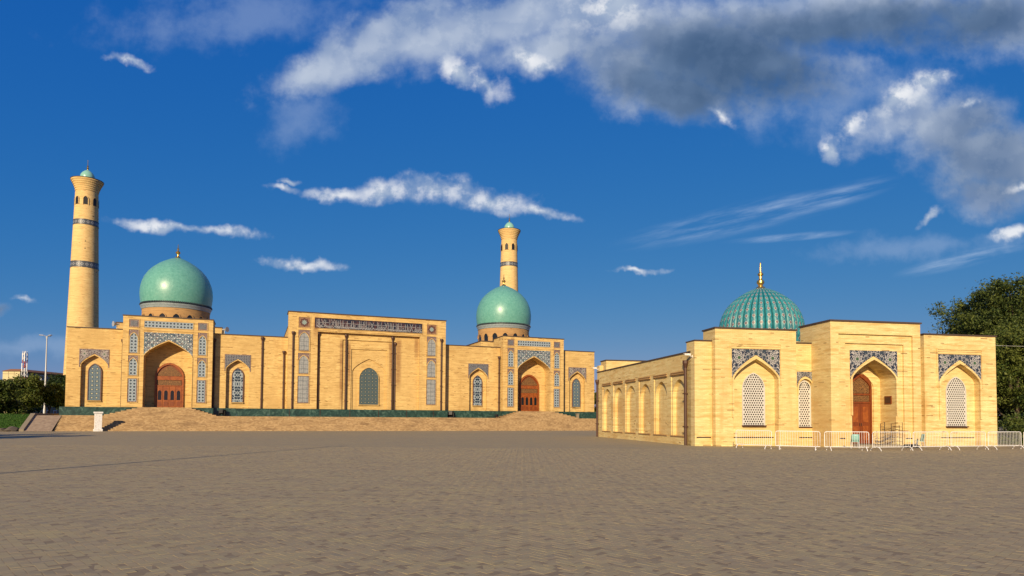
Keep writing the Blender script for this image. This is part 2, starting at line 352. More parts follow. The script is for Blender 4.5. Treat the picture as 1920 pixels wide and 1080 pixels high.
def girih(n, b):
    uv = n.vm('MULTIPLY', uvc(n), (2.66, 2.66, 1)); i, f = cell(n, uv, 0.62); r = n.vm('LENGTH', f)
    q = n.vm('ADD', uv, (0.31, 0.31, 0)); i2, f2 = cell(n, q, 0.62); r2 = n.vm('LENGTH', f2)
    x, y, z = n.xyz(f)[:3]; an = n.m('ARCTAN2', y, x); star = n.m('ADD', r, n.m('MULTIPLY', n.m('COSINE', n.m('MULTIPLY', an, 8.0)), 0.04))
    v1 = n.voro(uv, 6.5, 'F1', 'Color', 0.6); vs = n.xyz(v1)[0]
    c = n.ramp(vs, [(0.0, (.022, .035, .075)), (0.35, (.05, .10, .12)), (0.55, (.20, .25, .27)), (0.75, (.085, .05, .05)), (1.0, (.36, .39, .38))])
    ve = n.voro(uv, 6.5, 'DISTANCE_TO_EDGE', 'Distance', 0.6); c = n.mix(n.step(ve, 0.06, 0.02, 0, 0.55), c, (.48, .50, .48))
    c = n.mix(n.step(star, 0.27, 0.23), c, n.mix(n.white(i), (.03, .06, .10), (.10, .16, .17))); c = n.mix(n.step(star, 0.14, 0.10), c, (.62, .63, .58))
    return n.mix(n.step(r2, 0.13, 0.09), c, (.55, .56, .52))
mat('tile_girih', girih, 0.3, 0.4)
def arabesque(ground, ground2, white):
    def fn(n, b):
        uv = uvc(n); x, y, z = n.xyz(uv)[:3]; p = n.comb(n.m('ABSOLUTE', x), y, 0)
        wv = n.vm('SUBTRACT', n.noise(p, 5.0, 2, out=1), (.5, .5, .5)); q = n.vm('ADD', p, n.vm('MULTIPLY', wv, (.22, .22, 0)))
        e = n.voro(q, 5.5, 'DISTANCE_TO_EDGE'); blob = n.voro(q, 13.0, 'F1')
        c = n.mix(n.step(n.noise(p, 4.0, 2), .4, .6), ground, ground2)
        c = n.mix(n.step(e, 0.055, 0.025), c, white); c = n.mix(n.step(blob, 0.30, 0.22, 0, 0.85), c, white); c = n.mix(n.step(blob, 0.13, 0.08), c, ground)
        rs = n.vm('SUBTRACT', p, (.70, -.33, 0)); rx, ry, rz = n.xyz(rs)[:3]; rr = n.vm('LENGTH', rs); an = n.m('ARCTAN2', ry, rx)
        pet = n.m('ADD', rr, n.m('MULTIPLY', n.m('COSINE', n.m('MULTIPLY', an, 8.0)), 0.035))
        c = n.mix(n.step(pet, 0.22, 0.19, 0, 0.85), c, tuple(q * 1.05 for q in white)); c = n.mix(n.m('MULTIPLY', n.step(pet, 0.10, 0.13), n.step(pet, 0.16, 0.145)), c, ground2); c = n.mix(n.step(rr, 0.075, 0.055), c, (.05, .10, .05))
        return c
    return fn
mat('tile_arabesque', arabesque((.018, .024, .048), (.040, .055, .075), (.40, .38, .36)), 0.3, 0.4)
mat('tile_arabesque_brown', arabesque((.075, .045, .050), (.10, .085, .10), (.40, .37, .33)), 0.35, 0.4)
def navygrid(n, b):
    uv = uvc(n); e = n.voro(uv, 7.5, 'DISTANCE_TO_EDGE', 'Distance', 0.35); c = n.mix(n.step(e, 0.09, 0.03), (.05, .055, .075), (.42, .41, .39))
    d_ = n.voro(uv, 7.5, 'F1', 'Distance', 0.35); return n.mix(n.step(d_, 0.09, 0.06), c, (.45, .43, .40))
mat('tile_lattice', navygrid, 0.35, 0.4)
def browntile(n, b):
    uv = uvc(n); e = n.voro(uv, 7.0, 'DISTANCE_TO_EDGE', 'Distance', 0.5); return n.mix(n.step(e, 0.03, 0.12), (.30, .24, .21), n.mix(n.noise(uv, 3.0, 2), (.12, .062, .05), (.16, .10, .095)))
mat('tile_brown', browntile, 0.4, 0.4)
def gridscreen(n, b):
    uv = uvc(n); i, f = cell(n, uv, 0.19); x, y, z = n.xyz(f)[:3]; ed = n.m('MAXIMUM', n.m('ABSOLUTE', x), n.m('ABSOLUTE', y))
    c = n.mix(n.white(i), (.20, .215, .22), (.29, .30, .295)); c = n.mix(n.step(ed, 0.40, 0.47, 0, 0.8), c, (.42, .42, .40))
    i2, f2 = cell(n, uv, 0.57); ed2 = n.xyz(f2); e2 = n.m('MAXIMUM', n.m('ABSOLUTE', ed2[0]), n.m('ABSOLUTE', ed2[1])); c = n.mix(n.step(e2, 0.455, 0.48, 0, 0.8), c, (.07, .075, .085))
    return n.mix(n.step(n.vm('LENGTH', f), 0.2, 0.12, 0, 0.55), c, (.06, .085, .12))
mat('tile_screen', gridscreen, 0.35, 0.4)
def studded(base1, base2, gold, p, gr):
    def fn(n, b):
        uv = uvc(n); i, f = cell(n, uv, p); r = n.vm('LENGTH', f); _, g = cell(n, uv, p / 3); gx = n.xyz(g); ed = n.m('MAXIMUM', n.m('ABSOLUTE', gx[0]), n.m('ABSOLUTE', gx[1]))
        c = n.mix(n.step(n.noise(uv, 5.0, 2), .4, .6), base1, base2); c = n.mix(n.step(ed, 0.33, 0.42, 0, 0.75), c, tuple(q * 2.1 for q in base2)); c = n.mix(n.step(n.vm('LENGTH', g), 0.28, 0.2, 0, 0.6), c, tuple(q * .4 for q in base1))
        ring = n.m('MULTIPLY', n.step(r, 0.36, 0.32), n.step(r, 0.22, 0.26)); c = n.mix(n.m('MULTIPLY', ring, 0.6), c, tuple(q * .5 for q in base1))
        return n.mix(n.step(r, gr, gr * .7), c, gold)
    return fn
mat('window_studded', studded((.060, .092, .115), (.085, .120, .145), (.55, .46, .20), 0.50, 0.14), 0.35, 0.4)
mat('window_green', studded((.040, .062, .066), (.060, .084, .088), (.36, .27, .12), 0.48, 0.13), 0.35, 0.4)
def ornate(n, b):
    uv = uvc(n); x, y, z = n.xyz(uv)[:3]; p = n.comb(n.m('ABSOLUTE', x), n.m('PINGPONG', y, 1.15), 0)
    wv = n.vm('SUBTRACT', n.noise(p, 2.2, 2, out=1), (.5, .5, .5)); q = n.vm('ADD', p, n.vm('MULTIPLY', wv, (.5, .5, 0)))
    e = n.voro(q, 2.6, 'DISTANCE_TO_EDGE'); bl = n.voro(q, 5.0, 'F1')
    c = n.mix(n.step(e, 0.16, 0.05), (.018, .035, .060), (.30, .35, .38)); c = n.mix(n.step(bl, 0.20, 0.14, 0, 0.8), c, (.50, .50, .47)); return n.mix(n.step(bl, .10, .06), c, (.10, .22, .24))
mat('window_ornate', ornate, 0.35, 0.4)
def starsq(n, b):
    uv = uvc(n); x, y, z = n.xyz(uv)[:3]; r = n.vm('LENGTH', n.comb(x, y, 0)); an = n.m('ARCTAN2', y, x)
    s8 = n.m('ADD', r, n.m('MULTIPLY', n.m('COSINE', n.m('MULTIPLY', an, 8.0)), -0.075))
    c = n.mix(n.step(n.voro(uv, 5.0, 'DISTANCE_TO_EDGE', 'Distance', .4), .03, .10), (.36, .25, .14), (.20, .095, .05)); c = n.mix(n.step(s8, 0.80, 0.76), c, (.10, .04, .03)); return n.mix(n.step(s8, 0.44, 0.40), c, n.mix(n.noise(uv, 6.0, 3), (.28, .34, .31), (.18, .25, .24)))
mat('tile_star', starsq, 0.4, 0.4)
def dome_teal(n, b):
    p = objc(n); q = n.vm('ADD', p, n.vm('MULTIPLY', n.vm('SUBTRACT', n.noise(p, 1.2, 3, out=1), (.5, .5, .5)), (.4, .4, .4)))
    a = n.noise(p, 2.6, 7, 0.72); w = n.white(n.vm('FLOOR', n.vm('MULTIPLY', p, (5.5, 5.5, 5.5))))
    c = n.ramp(a, [(0.26, (.095, .27, .215)), (0.45, (.125, .35, .285)), (0.60, (.150, .385, .315)), (0.78, (.25, .47, .40))])
    c = n.mix(n.m('MULTIPLY', w, 0.22), c, (.06, .20, .16)); n.put(b.inputs['Roughness'], n.step(a, 0.2, 0.8, 0.30, 0.42)); bump(n, b, n.noise(p, 5.0, 4), 0.16, 0.05); return c
mat('dome_teal', dome_teal, 0.3, 0.5)
mat('dome_band', lambda n, b: n.mix(n.step(n.noise(n.vm('MULTIPLY', objc(n), (1, 1, 4)), 4.0, 4), .35, .7), (.30, .35, .36), (.18, .22, .235)), 0.35, 0.5)
mat('band_dark', lambda n, b: n.mix(n.noise(objc(n), 5.0, 3), (.022, .032, .038), (.06, .08, .085)), 0.4, 0.4)
def minband(n, b):
    uv = uvc(n); i, f = cell(n, uv, 0.9); x, y, z = n.xyz(f)[:3]; dm = n.m('ADD', n.m('ABSOLUTE', x), n.m('ABSOLUTE', y)); c = n.mix(n.step(dm, 0.42, 0.36), (.075, .085, .10), (.28, .28, .28)); return n.mix(n.step(dm, 0.22, 0.17), c, (.06, .09, .13))
mat('minaret_band', minband, 0.4, 0.4)
mat('cupola', lambda n, b: n.mix(n.noise(objc(n), 2.0, 4), (.28, .52, .42), (.18, .42, .34)), 0.3, 0.5)
def ribf(n, b):
    uv = uvc(n); u_, v_, _ = n.xyz(uv)[:3]; cu = n.m('ABSOLUTE', n.m('SUBTRACT', u_, 0.5)); vv = n.m('SUBTRACT', n.m('FRACT', n.m('DIVIDE', v_, 0.60)), 0.5)
    a = n.noise(objc(n), 3.0, 5, 0.65); c = n.ramp(a, [(0.3, (.010, .13, .16)), (0.5, (.022, .215, .245)), (0.7, (.07, .30, .30))])
    c = n.mix(n.step(n.noise(objc(n), 1.1, 3), 0.60, 0.72, 0, 0.45), c, (.24, .33, .24))
    stripe = n.step(cu, 0.17, 0.13); tri = n.voro(n.comb(n.m('MULTIPLY', u_, 9.0), n.m('MULTIPLY', v_, 9.0), 0), 1.0, 'F1', 'Distance')
    c = n.mix(n.step(cu, 0.36, 0.49, 0, 0.75), c, (.006, .055, .065)); c = n.mix(n.m('MULTIPLY', stripe, 0.9), c, n.mix(n.step(tri, 0.25, 0.5), (.34, .37, .36), (.05, .17, .20)))  # rib edges darkened in the colour, shade of the valleys painted in
    r = n.vm('LENGTH', n.comb(n.m('MULTIPLY', cu, 0.60), n.m('MULTIPLY', vv, 0.60), 0)); c = n.mix(n.step(r, 0.140, 0.12), c, (.40, .40, .37)); c = n.mix(n.step(r, 0.095, 0.08), c, (.085, .022, .03)); return n.mix(n.step(r, 0.04, 0.025), c, (.40, .38, .34))
mat('dome_rib', ribf, 0.42, 0.4)
mat('script_white', (.34, .34, .34), 0.4, 0.4)
mat('navy_tile', lambda n, b: n.mix(n.step(n.noise(n.vm('MULTIPLY', objc(n), (1, 1, .6)), 3.0, 5), .42, .62), (.016, .019, .034), (.075, .035, .035)), 0.35, 0.4)
mat('marble_lattice', lambda n, b: n.mix(n.noise(objc(n), 3.0, 3), (.60, .58, .53), (.50, .48, .44)), 0.6, 0.3)
mat('soil', lambda n, b: n.mix(n.noise(objc(n), 0.6, 6), (.10, .085, .055), (.17, .145, .095)), 0.95, 0.1)
mat('kerb_stone', lambda n, b: n.mix(n.noise(objc(n), 2.5, 5), (.30, .25, .17), (.20, .165, .12)), 0.9, 0.2)
mat('rock', lambda n, b: n.mix(n.noise(objc(n), 3.0, 5), (.16, .13, .10), (.08, .065, .05)), 0.9, 0.2)
mat('path_paving', lambda n, b: n.mix(n.white(n.vm('FLOOR', n.vm('MULTIPLY', n.n('ShaderNodeNewGeometry').outputs['Position'], (4, 4, 4)))), (.26, .19, .135), (.34, .26, .18)), 0.92, 0.2)
def leafmat(name, c1, c2, c3, tr=0.25):
    def fn(n, b):
        rnd = n.n('ShaderNodeNewGeometry').outputs['Random Per Island']; p = n.n('ShaderNodeNewGeometry').outputs['Position']
        c = n.ramp(rnd, [(0.0, c1), (0.55, c2), (1.0, c3)]); c = n.mix(n.step(n.noise(p, 0.5, 2), .4, .65, 0, .5), c, c3)
        t = n.t.nodes.new('ShaderNodeBsdfTranslucent'); n.put(t.inputs[0], c); mx = n.t.nodes.new('ShaderNodeMixShader'); mx.inputs[0].default_value = tr
        n.t.links.new(b.outputs[0], mx.inputs[1]); n.t.links.new(t.outputs[0], mx.inputs[2]); n.t.links.new(mx.outputs[0], n.t.nodes['Material Output'].inputs[0]); return c
    return mat(name, fn, 0.6, 0.25)
leafmat('leaf_dark', (.018, .036, .008), (.050, .080, .015), (.125, .150, .028))
leafmat('leaf_mid', (.026, .050, .010), (.072, .108, .018), (.165, .185, .036))
leafmat('leaf_deep', (.010, .024, .006), (.020, .040, .009), (.040, .062, .014))
leafmat('grass_blade', (.030, .075, .010), (.045, .11, .014), (.07, .14, .02))
mat('lawn', lambda n, b: n.mix(n.noise(objc(n), 1.5, 6, .7), (.022, .060, .008), (.050, .105, .016)), 0.9, 0.1)
mat('bark', lambda n, b: n.mix(n.noise(objc(n), 5.0, 5), (.055, .040, .028), (.12, .09, .065)), 0.95, 0.1)

# paving: colour from position, so laid pavers and the far sheet agree
def pave_patch(n):
    p = n.n('ShaderNodeNewGeometry').outputs['Position']
    a = n.noise(n.vm('MULTIPLY', p, (.30, .55, 1)), 1.0, 5, 0.62); bq = n.noise(n.vm('MULTIPLY', p, (.55, 2.0, 1)), 1.0, 5, 0.65); g = n.noise(n.vm('MULTIPLY', p, (.045, .06, 1)), 1.0, 3, 0.5)
    return p, a, bq, g
PAL = [(0.0, (0.245, 0.194, 0.121)), (0.16, (0.317, 0.247, 0.141)), (0.34, (0.350, 0.284, 0.157)), (0.52, (0.370, 0.305, 0.159)), (0.68, (0.330, 0.268, 0.161)), (0.82, (0.376, 0.284, 0.157)), (0.94, (0.408, 0.335, 0.169)), (1.0, (0.257, 0.222, 0.149))]
def paver_fn(n, b):
    p, a, bq, g = pave_patch(n)
    rnd = n.m('FRACT', n.m('ADD', n.n('ShaderNodeNewGeometry').outputs['Random Per Island'], n.n('ShaderNodeObjectInfo').outputs['Random']))
    c = n.mix(0.28, n.ramp(rnd, PAL), (.315, .268, .172)); c = n.mix(n.step(a, .40, .70, 0, .55), c, (0.297, 0.241, 0.154)); c = n.mix(n.step(bq, .50, .72, 0, .55), c, (0.396, 0.328, 0.154)); c = n.mix(n.step(bq, .46, .30, 0, .42), c, (0.205, 0.166, 0.111)); c = n.mix(n.step(g, .4, .7, 0, .3), c, (0.396, 0.302, 0.164))
    bump(n, b, n.noise(p, 45.0, 4), 0.25, 0.006); return c
mat('paver', paver_fn, 0.88, 0.25)
def plaza_fn(n, b):
    p, a, bq, g = pave_patch(n)
    mp = n.n('ShaderNodeMapping'); n.put(mp.inputs[0], p); mp.inputs['Rotation'].default_value = (0, 0, R(42)); mp.inputs['Scale'].default_value = (4.5, 9.0, 1)
    x, y, z = n.xyz(mp.outputs[0])[:3]; row = n.m('FLOOR', y); xx = n.m('ADD', x, n.m('MULTIPLY', n.m('MODULO', row, 2.0), .5)); w = n.white(n.comb(n.m('FLOOR', xx), row, 0))
    c = n.ramp(w, PAL); c = n.mix(0.35, c, (0.330, 0.268, 0.154)); c = n.mix(n.step(a, .40, .70, 0, .55), c, (0.297, 0.241, 0.154)); c = n.mix(n.step(bq, .52, .76, 0, .5), c, (0.383, 0.314, 0.154)); c = n.mix(n.step(bq, .44, .28, 0, .45), c, (0.217, 0.180, 0.116)); c = n.mix(n.step(g, .4, .7, 0, .3), c, (0.383, 0.295, 0.164))
    j = n.m('MAXIMUM', n.step(n.m('ABSOLUTE', n.m('SUBTRACT', n.m('FRACT', xx), .5)), .46, .49), n.step(n.m('ABSOLUTE', n.m('SUBTRACT', n.m('FRACT', y), .5)), .42, .48)); c = n.mix(n.m('MULTIPLY', j, .4), c, (0.172, 0.141, 0.086))
    return n.mix(1.0, c, (1.05, 1.05, 1.03), 'MULTIPLY')
mat('plaza_far', plaza_fn, 0.9, 0.25)
mat('joint_sand', lambda n, b: n.mix(n.noise(objc(n), 3.0, 5), (.21, .165, .105), (.29, .230, .150)), 0.95, 0.1)
M = MATS

# ================================================================== ground and plaza
MO = Vector((-19.877, 90.639, 0)); MA = R(21.4)      # mosque frame: x along the front, y back
LO = Vector((11.874, 42.6, 0)); LA = R(10.0)         # library frame
def mw(s, d_, z=0.0): return Vector((MO.x + s * math.cos(MA) - d_ * math.sin(MA), MO.y + s * math.sin(MA) + d_ * math.cos(MA), z))
def lw(s, d_, z=0.0): return Vector((LO.x + s * math.cos(LA) - d_ * math.sin(LA), LO.y + s * math.sin(LA) + d_ * math.cos(LA), z))
tag(MB().quad((-3000, -3000, -0.008), (3000, -3000, -0.008), (3000, 3000, -0.008), (-3000, 3000, -0.008)).build('ground', M['soil']), kind='structure')
plaza = tag(MB().quad((-140, -60, 0), (140, -60, 0), (140, 150, 0), (-140, 150, 0)).build('plaza', M['plaza_far']), kind='structure')
# near pavers, herringbone
cell_ = 0.112; ang = R(44); NEAR, FAR = 5.6, 38.0
ca, sa = math.cos(ang), math.sin(ang)
rng = np.random.default_rng(3)
rad = int(FAR * 1.35 / cell_) + 4
yi = np.arange(-rad, rad + 1); rects = []
for y0 in yi:
    x_h = np.arange(-rad, rad + 1); x_h = x_h[(x_h - y0) % 4 == 0]; rects.append(np.stack([x_h, np.full_like(x_h, y0), np.full_like(x_h, 2), np.full_like(x_h, 1)], 1))
    x_v = np.arange(-rad, rad + 1); x_v = x_v[(x_v - y0 - 3) % 4 == 0]; rects.append(np.stack([x_v, np.full_like(x_v, y0), np.full_like(x_v, 1), np.full_like(x_v, 2)], 1))
RC = np.concatenate(rects).astype(float)
cxs = (RC[:, 0] + RC[:, 2] / 2) * cell_; cys = (RC[:, 1] + RC[:, 3] / 2) * cell_
wx = cxs * ca - cys * sa; wy = cxs * sa + cys * ca
keep = (wy > NEAR) & (wy < FAR) & (np.abs(wx) < wy * 0.83 + 0.6)
RC = RC[keep]; wx = wx[keep]; wy = wy[keep]; cxs = cxs[keep]; cys = cys[keep]
g = 0.0024; hw = RC[:, 2] * cell_ / 2 - g; hh = RC[:, 3] * cell_ / 2 - g
order = np.argsort(np.where((wy > 7.02) & (np.abs(wx) < wy * 0.77), wy, 99)); single = order[:300]
mask = np.ones(len(wx), bool); mask[single] = False
def paver_verts(i, n_):
    sg = np.array([(-1, -1), (1, -1), (1, 1), (-1, 1)], float); bev = 0.002
    out = np.zeros((n_, 8, 3)); tz = rng.normal(0, 0.0008, n_); tx = rng.normal(0, 0.008, n_); ty = rng.normal(0, 0.008, n_)
    for kq in range(4):
        for lvl, (ins, z) in enumerate(((0.0, 0.002), (bev, 0.016))):
            lx = sg[kq, 0] * (hw[i] - ins); ly = sg[kq, 1] * (hh[i] - ins); X_ = cxs[i] + lx; Y_ = cys[i] + ly
            out[:, kq + 4 * lvl, 0] = X_ * ca - Y_ * sa; out[:, kq + 4 * lvl, 1] = X_ * sa + Y_ * ca; out[:, kq + 4 * lvl, 2] = z + ((tz + tx * lx + ty * ly) if lvl else -0.002)
    return out
FQ = np.array([(4, 5, 6, 7), (0, 1, 5, 4), (1, 2, 6, 5), (2, 3, 7, 6), (3, 0, 4, 7)])
idx = np.nonzero(mask)[0]; PV = paver_verts(idx, len(idx))
FF = (FQ[None] + 8 * np.arange(len(idx))[:, None, None]).reshape(-1, 4)
tag(np_mesh('paver_field', PV.reshape(-1, 3), FF, M['paver'], plaza), kind='stuff')
tag(MB().add([(-NEAR * .83 - .5, NEAR, .0146), (NEAR * .83 + .5, NEAR, .0146), (FAR * .83 + .5, FAR, .0146), (-FAR * .83 - .5, FAR, .0146)], [(0, 1, 2, 3)]).build('paving_bed', M['joint_sand'], plaza))
# the nearest 300 pavers one by one (two shared meshes)
def paver_mesh(w_, h_):
    b_ = 0.002; me = bpy.data.meshes.new('paver'); vs = [(-w_, -h_, 0), (w_, -h_, 0), (w_, h_, 0), (-w_, h_, 0), (-w_ + b_, -h_ + b_, .014), (w_ - b_, -h_ + b_, .014), (w_ - b_, h_ - b_, .014), (-w_ + b_, h_ - b_, .014)]
    me.from_pydata(vs, [], [tuple(f) for f in FQ]); me.materials.append(M['paver']); return me
pm = paver_mesh(cell_ - g, cell_ / 2 - g)
for i in single:
    o = bpy.data.objects.new('paver', pm); COL.objects.link(o); o.parent = plaza
    o.location = (wx[i], wy[i], 0.002 + random.gauss(0, .0015)); o.rotation_euler = (random.gauss(0, .014), random.gauss(0, .014), ang + (0 if RC[i, 2] > 1.5 else math.pi / 2))

# ================================================================== terrace, steps, path, lawn (mosque frame)
TZ = 1.72; ND = 11; D0, D1 = -8.5, -5.4
terr = empty('terrace', MO, MA)
tm = MB(); tm.box(-34.55, 44, D1, -1.0, -0.2, TZ); tm.box(-36.3, 44, -1.0, 60, -0.2, TZ)
tobj = tag(tm.build('terrace_floor', M['step_brick'], None), kind='structure'); tobj.matrix_world = Matrix.Translation(MO) @ Matrix.Rotation(MA, 4, 'Z'); bpy.data.objects.remove(terr)
stairs = tag(empty('terrace_steps', MO, MA), kind='structure')
tr = (D1 - D0) / ND; rs = TZ / (ND + 1)
for i in range(ND):
    MB().box(-34.55, 44, D0 + i * tr, D1 + .0, (rs * i if i else -.05), rs * (i + 1)).build('step', M['step_brick'], stairs)
for nm, c_, lab in (('portal_steps', -24.6, None), ('portal_steps', 24.4, None)):
    ps = tag(empty(nm, MO, MA), kind='structure')
    for i in range(7):
        hwid = 3.0 + (6 - i) * 0.50; MB().box(c_ - hwid, c_ + hwid * 0.95, -2.6 - (6 - i) * 0.36, -1.22, TZ + (0.146 * i if i else -.05), TZ + .146 * (i + 1)).build('step', M['step_brick'], ps)
path = tag(MB().add([(-37.0, D0 - .6, 0.012), (-34.55, D0 - .6, 0.012), (-34.55, D1, TZ - .03), (-37.0, D1, TZ - .03), (-37.0, 40, TZ - .03), (-34.55, 40, TZ - .03)], [(0, 1, 2, 3), (3, 2, 5, 4)]).build('path', M['path_paving']), kind='structure'); path.location = MO; path.rotation_euler.z = MA
kb = MB()
for (a, b_) in (((D0 - .6, .0), (D1, TZ - .03)),):
    kb.add([(-37.42, a[0], a[1] - .1), (-37.0, a[0], a[1] - .1), (-37.0, b_[0], b_[1] - .1), (-37.42, b_[0], b_[1] - .1), (-37.42, a[0], a[1] + .22), (-37.0, a[0], a[1] + .22), (-37.0, b_[0], b_[1] + .22), (-37.42, b_[0], b_[1] + .22)], [(0, 3, 2, 1), (4, 5, 6, 7), (0, 1, 5, 4), (1, 2, 6, 5), (2, 3, 7, 6), (3, 0, 4, 7)])
kb.box(-37.42, -37.0, D1 + .002, 40, TZ - .2, TZ + .19)
kerb = tag(kb.build('kerb', M['kerb_stone']), kind='structure'); kerb.location = MO; kerb.rotation_euler.z = MA
lv = [(-37.42, D0 + .5, .05), (-37.42, D1 + 1.2, TZ), (-37.42, 90, TZ)]; lb = MB()
lb.add([(-37.42, D0 + .3, .02), (-37.42, D1 + 1.0, TZ), (-37.42, 120, TZ), (-260, 120, TZ), (-260, D1 + 1.0, TZ), (-260, D0 + .3, .02)], [(0, 1, 4, 5), (1, 2, 3, 4)])
lawn = tag(lb.build('lawn', M['lawn']), kind='structure'); lawn.location = MO; lawn.rotation_euler.z = MA
# grass blades on the visible bank
nb = 9000; gx = rng.uniform(-58, -37.6, nb); gt = rng.uniform(0, 1.9, nb); gd = np.where(gt < 1, D0 + .3 + gt * (D1 + 1.0 - D0 - .3), D1 + 1 + (gt - 1) * 12); gz = np.where(gt < 1, .02 + gt * (TZ - .02), TZ)
bx = rng.normal(0, .06, nb); by = rng.normal(0, .06, nb); hgt = rng.uniform(.06, .16, nb); wv_ = rng.uniform(.02, .05, nb); th_ = rng.uniform(0, 6.28, nb)
GV = np.zeros((nb, 4, 3)); dx = np.cos(th_) * wv_; dy = np.sin(th_) * wv_
for q, (sx, tq) in enumerate(((-1, 0), (1, 0), (.3, 1), (-.3, 1))): GV[:, q, 0] = gx + sx * dx + bx * tq; GV[:, q, 1] = gd + sx * dy + by * tq; GV[:, q, 2] = gz + hgt * tq
grass = tag(np_mesh('grass', GV.reshape(-1, 3), np.arange(nb * 4).reshape(-1, 4), M['grass_blade']), 'short green grass on the bank left of the mosque path', 'grass', kind='stuff'); grass.location = MO; grass.rotation_euler.z = MA

# ================================================================== mosque
mosque = tag(empty('mosque', MO, MA), 'long golden brick mosque with two smooth green domes behind its portals', 'mosque')
WZ = 12.2; BZ = 2.75; G = M['brick_gold']
# plinth of dark green slabs
sx = -36.0
while sx < 35.9:
    w_ = min(3.85, 36.0 - sx); MB().box(sx + .012, sx + w_ - .012, -.32 + random.uniform(-.012, .012), .3, TZ - .05, BZ - random.uniform(0, .02)).build('plinth_slab', M['green_marble'], mosque); sx += w_
MB().box(-10.95, 10.95, -1.5, -.33, TZ - .05, BZ - .03).build('plinth_slab', M['green_marble'], mosque)
for c_ in (-24.6, 24.4): MB().box(c_ - 5.2, c_ + 5.2, -1.5, -.33, TZ - .05, BZ - .03).build('plinth_slab', M['green_marble'], mosque)
for x in np.arange(-10.4, 10.9, 3.85): MB().box(x, x + .09, -1.515, -1.49, TZ, BZ - .04).build('plinth_joint', M['dark_metal'], mosque)
# wings
def wing(s0, s1, cx, win, spmat):
    mb = MB(); arch_wall(mb, s0, s1, BZ, WZ, cx, 1.36, 7.75, 8.95, 0.0, 0.55); o = mb.build('wing_wall', G, mosque, bevel=-1)
    mb = MB(); mb.box(s0 + .003, s1 - .003, 0.55, 28, BZ - .6, WZ - .004); mb.build('wing_wall', G, mosque)
    spandrel('tile_spandrel', cx - 1.47, cx + 1.47, 9.6, cx, 1.45, 7.75, 9.12, -.035, .03, spmat, o, 1.47)
    fr = MB(); fr.box(cx - 1.56, cx + 1.56, -.05, .0, 9.6, 9.69); fr.box(cx - 1.56, cx - 1.47, -.05, 0, 7.5, 9.6); fr.box(cx + 1.47, cx + 1.56, -.05, 0, 7.5, 9.6); fr.build('tile_border', M['tile_brown'], o, uvf=lambda c: (c.x, c.z))
    wdw = MB().prism(arch_outline(cx + .02, .64, 3.55, 6.95, 7.92), .40, .56).build('window', M[win], mosque, uvf=lambda c: (c.x - cx - .02 + (.5 if win == 'window_studded' else 0), c.z - 3.6))
    arch_band('window_frame', cx + .02, .63, 6.95, 7.9, .085, 3.5, .34, .56, M['tile_brown'], wdw)
    MB().box(cx - .72, cx + .76, .31, .56, 3.40, 3.5).build('window_sill', G, wdw)
    MB().box(s0 - .06, s1 + .06, -.10, .4, WZ, WZ + .10).build('parapet_cap', M['cap_metal'], mosque)
wing(-35.5, -29.5, -32.65, 'window_studded', M['tile_arabesque_brown'])
wing(29.4, 35.3, 32.3, 'window_studded', M['tile_arabesque_brown'])
wing(-19.7, -10.66, -16.72, 'window_ornate', M['tile_lattice'])
wing(10.66, 19.4, 16.0, 'window_ornate', M['tile_lattice'])

def rect_panel(name, s0, s1, z0, z1, y, th, m_, par, uvo=None, sc=1.0):
    ox, oz = uvo if uvo else (s0, z0)
    return MB().box(s0, s1, y, y + th, z0, z1).build(name, m_, par, uvf=lambda c: ((c.x - ox) / sc, (c.z - oz) / sc))
def framed_recess(mb, s0, s1, z0, z1, y, d_, w_=.06):
    """thin projecting brick fillet round a panel"""
    mb.box(s0 - w_, s1 + w_, y - d_, y, z1, z1 + w_); mb.box(s0 - w_, s1 + w_, y - d_, y, z0 - w_, z0); mb.box(s0 - w_, s0, y - d_, y, z0, z1); mb.box(s1, s1 + w_, y - d_, y, z0, z1)
def arched_panel(par, s0, s1, z0, z1, y, m_, zs, za):
    """brown tile field with a pointed screen set in it"""
    rect_panel('tile_field', s0, s1, z0, z1, y - .02, .02, M['tile_brown'], par)
    cx = (s0 + s1) / 2; a = (s1 - s0) / 2 - .10
    MB().prism(arch_outline(cx, a, z0 + .08, zs, za), y - .045, y - .019).build('tile_panel', m_, par, uvf=lambda c: (c.x - cx, c.z - z0 - .1))
    arch_band('arch_moulding', cx, a, zs, za, .07, z0 + .02, y - .10, y - .018, G, par)
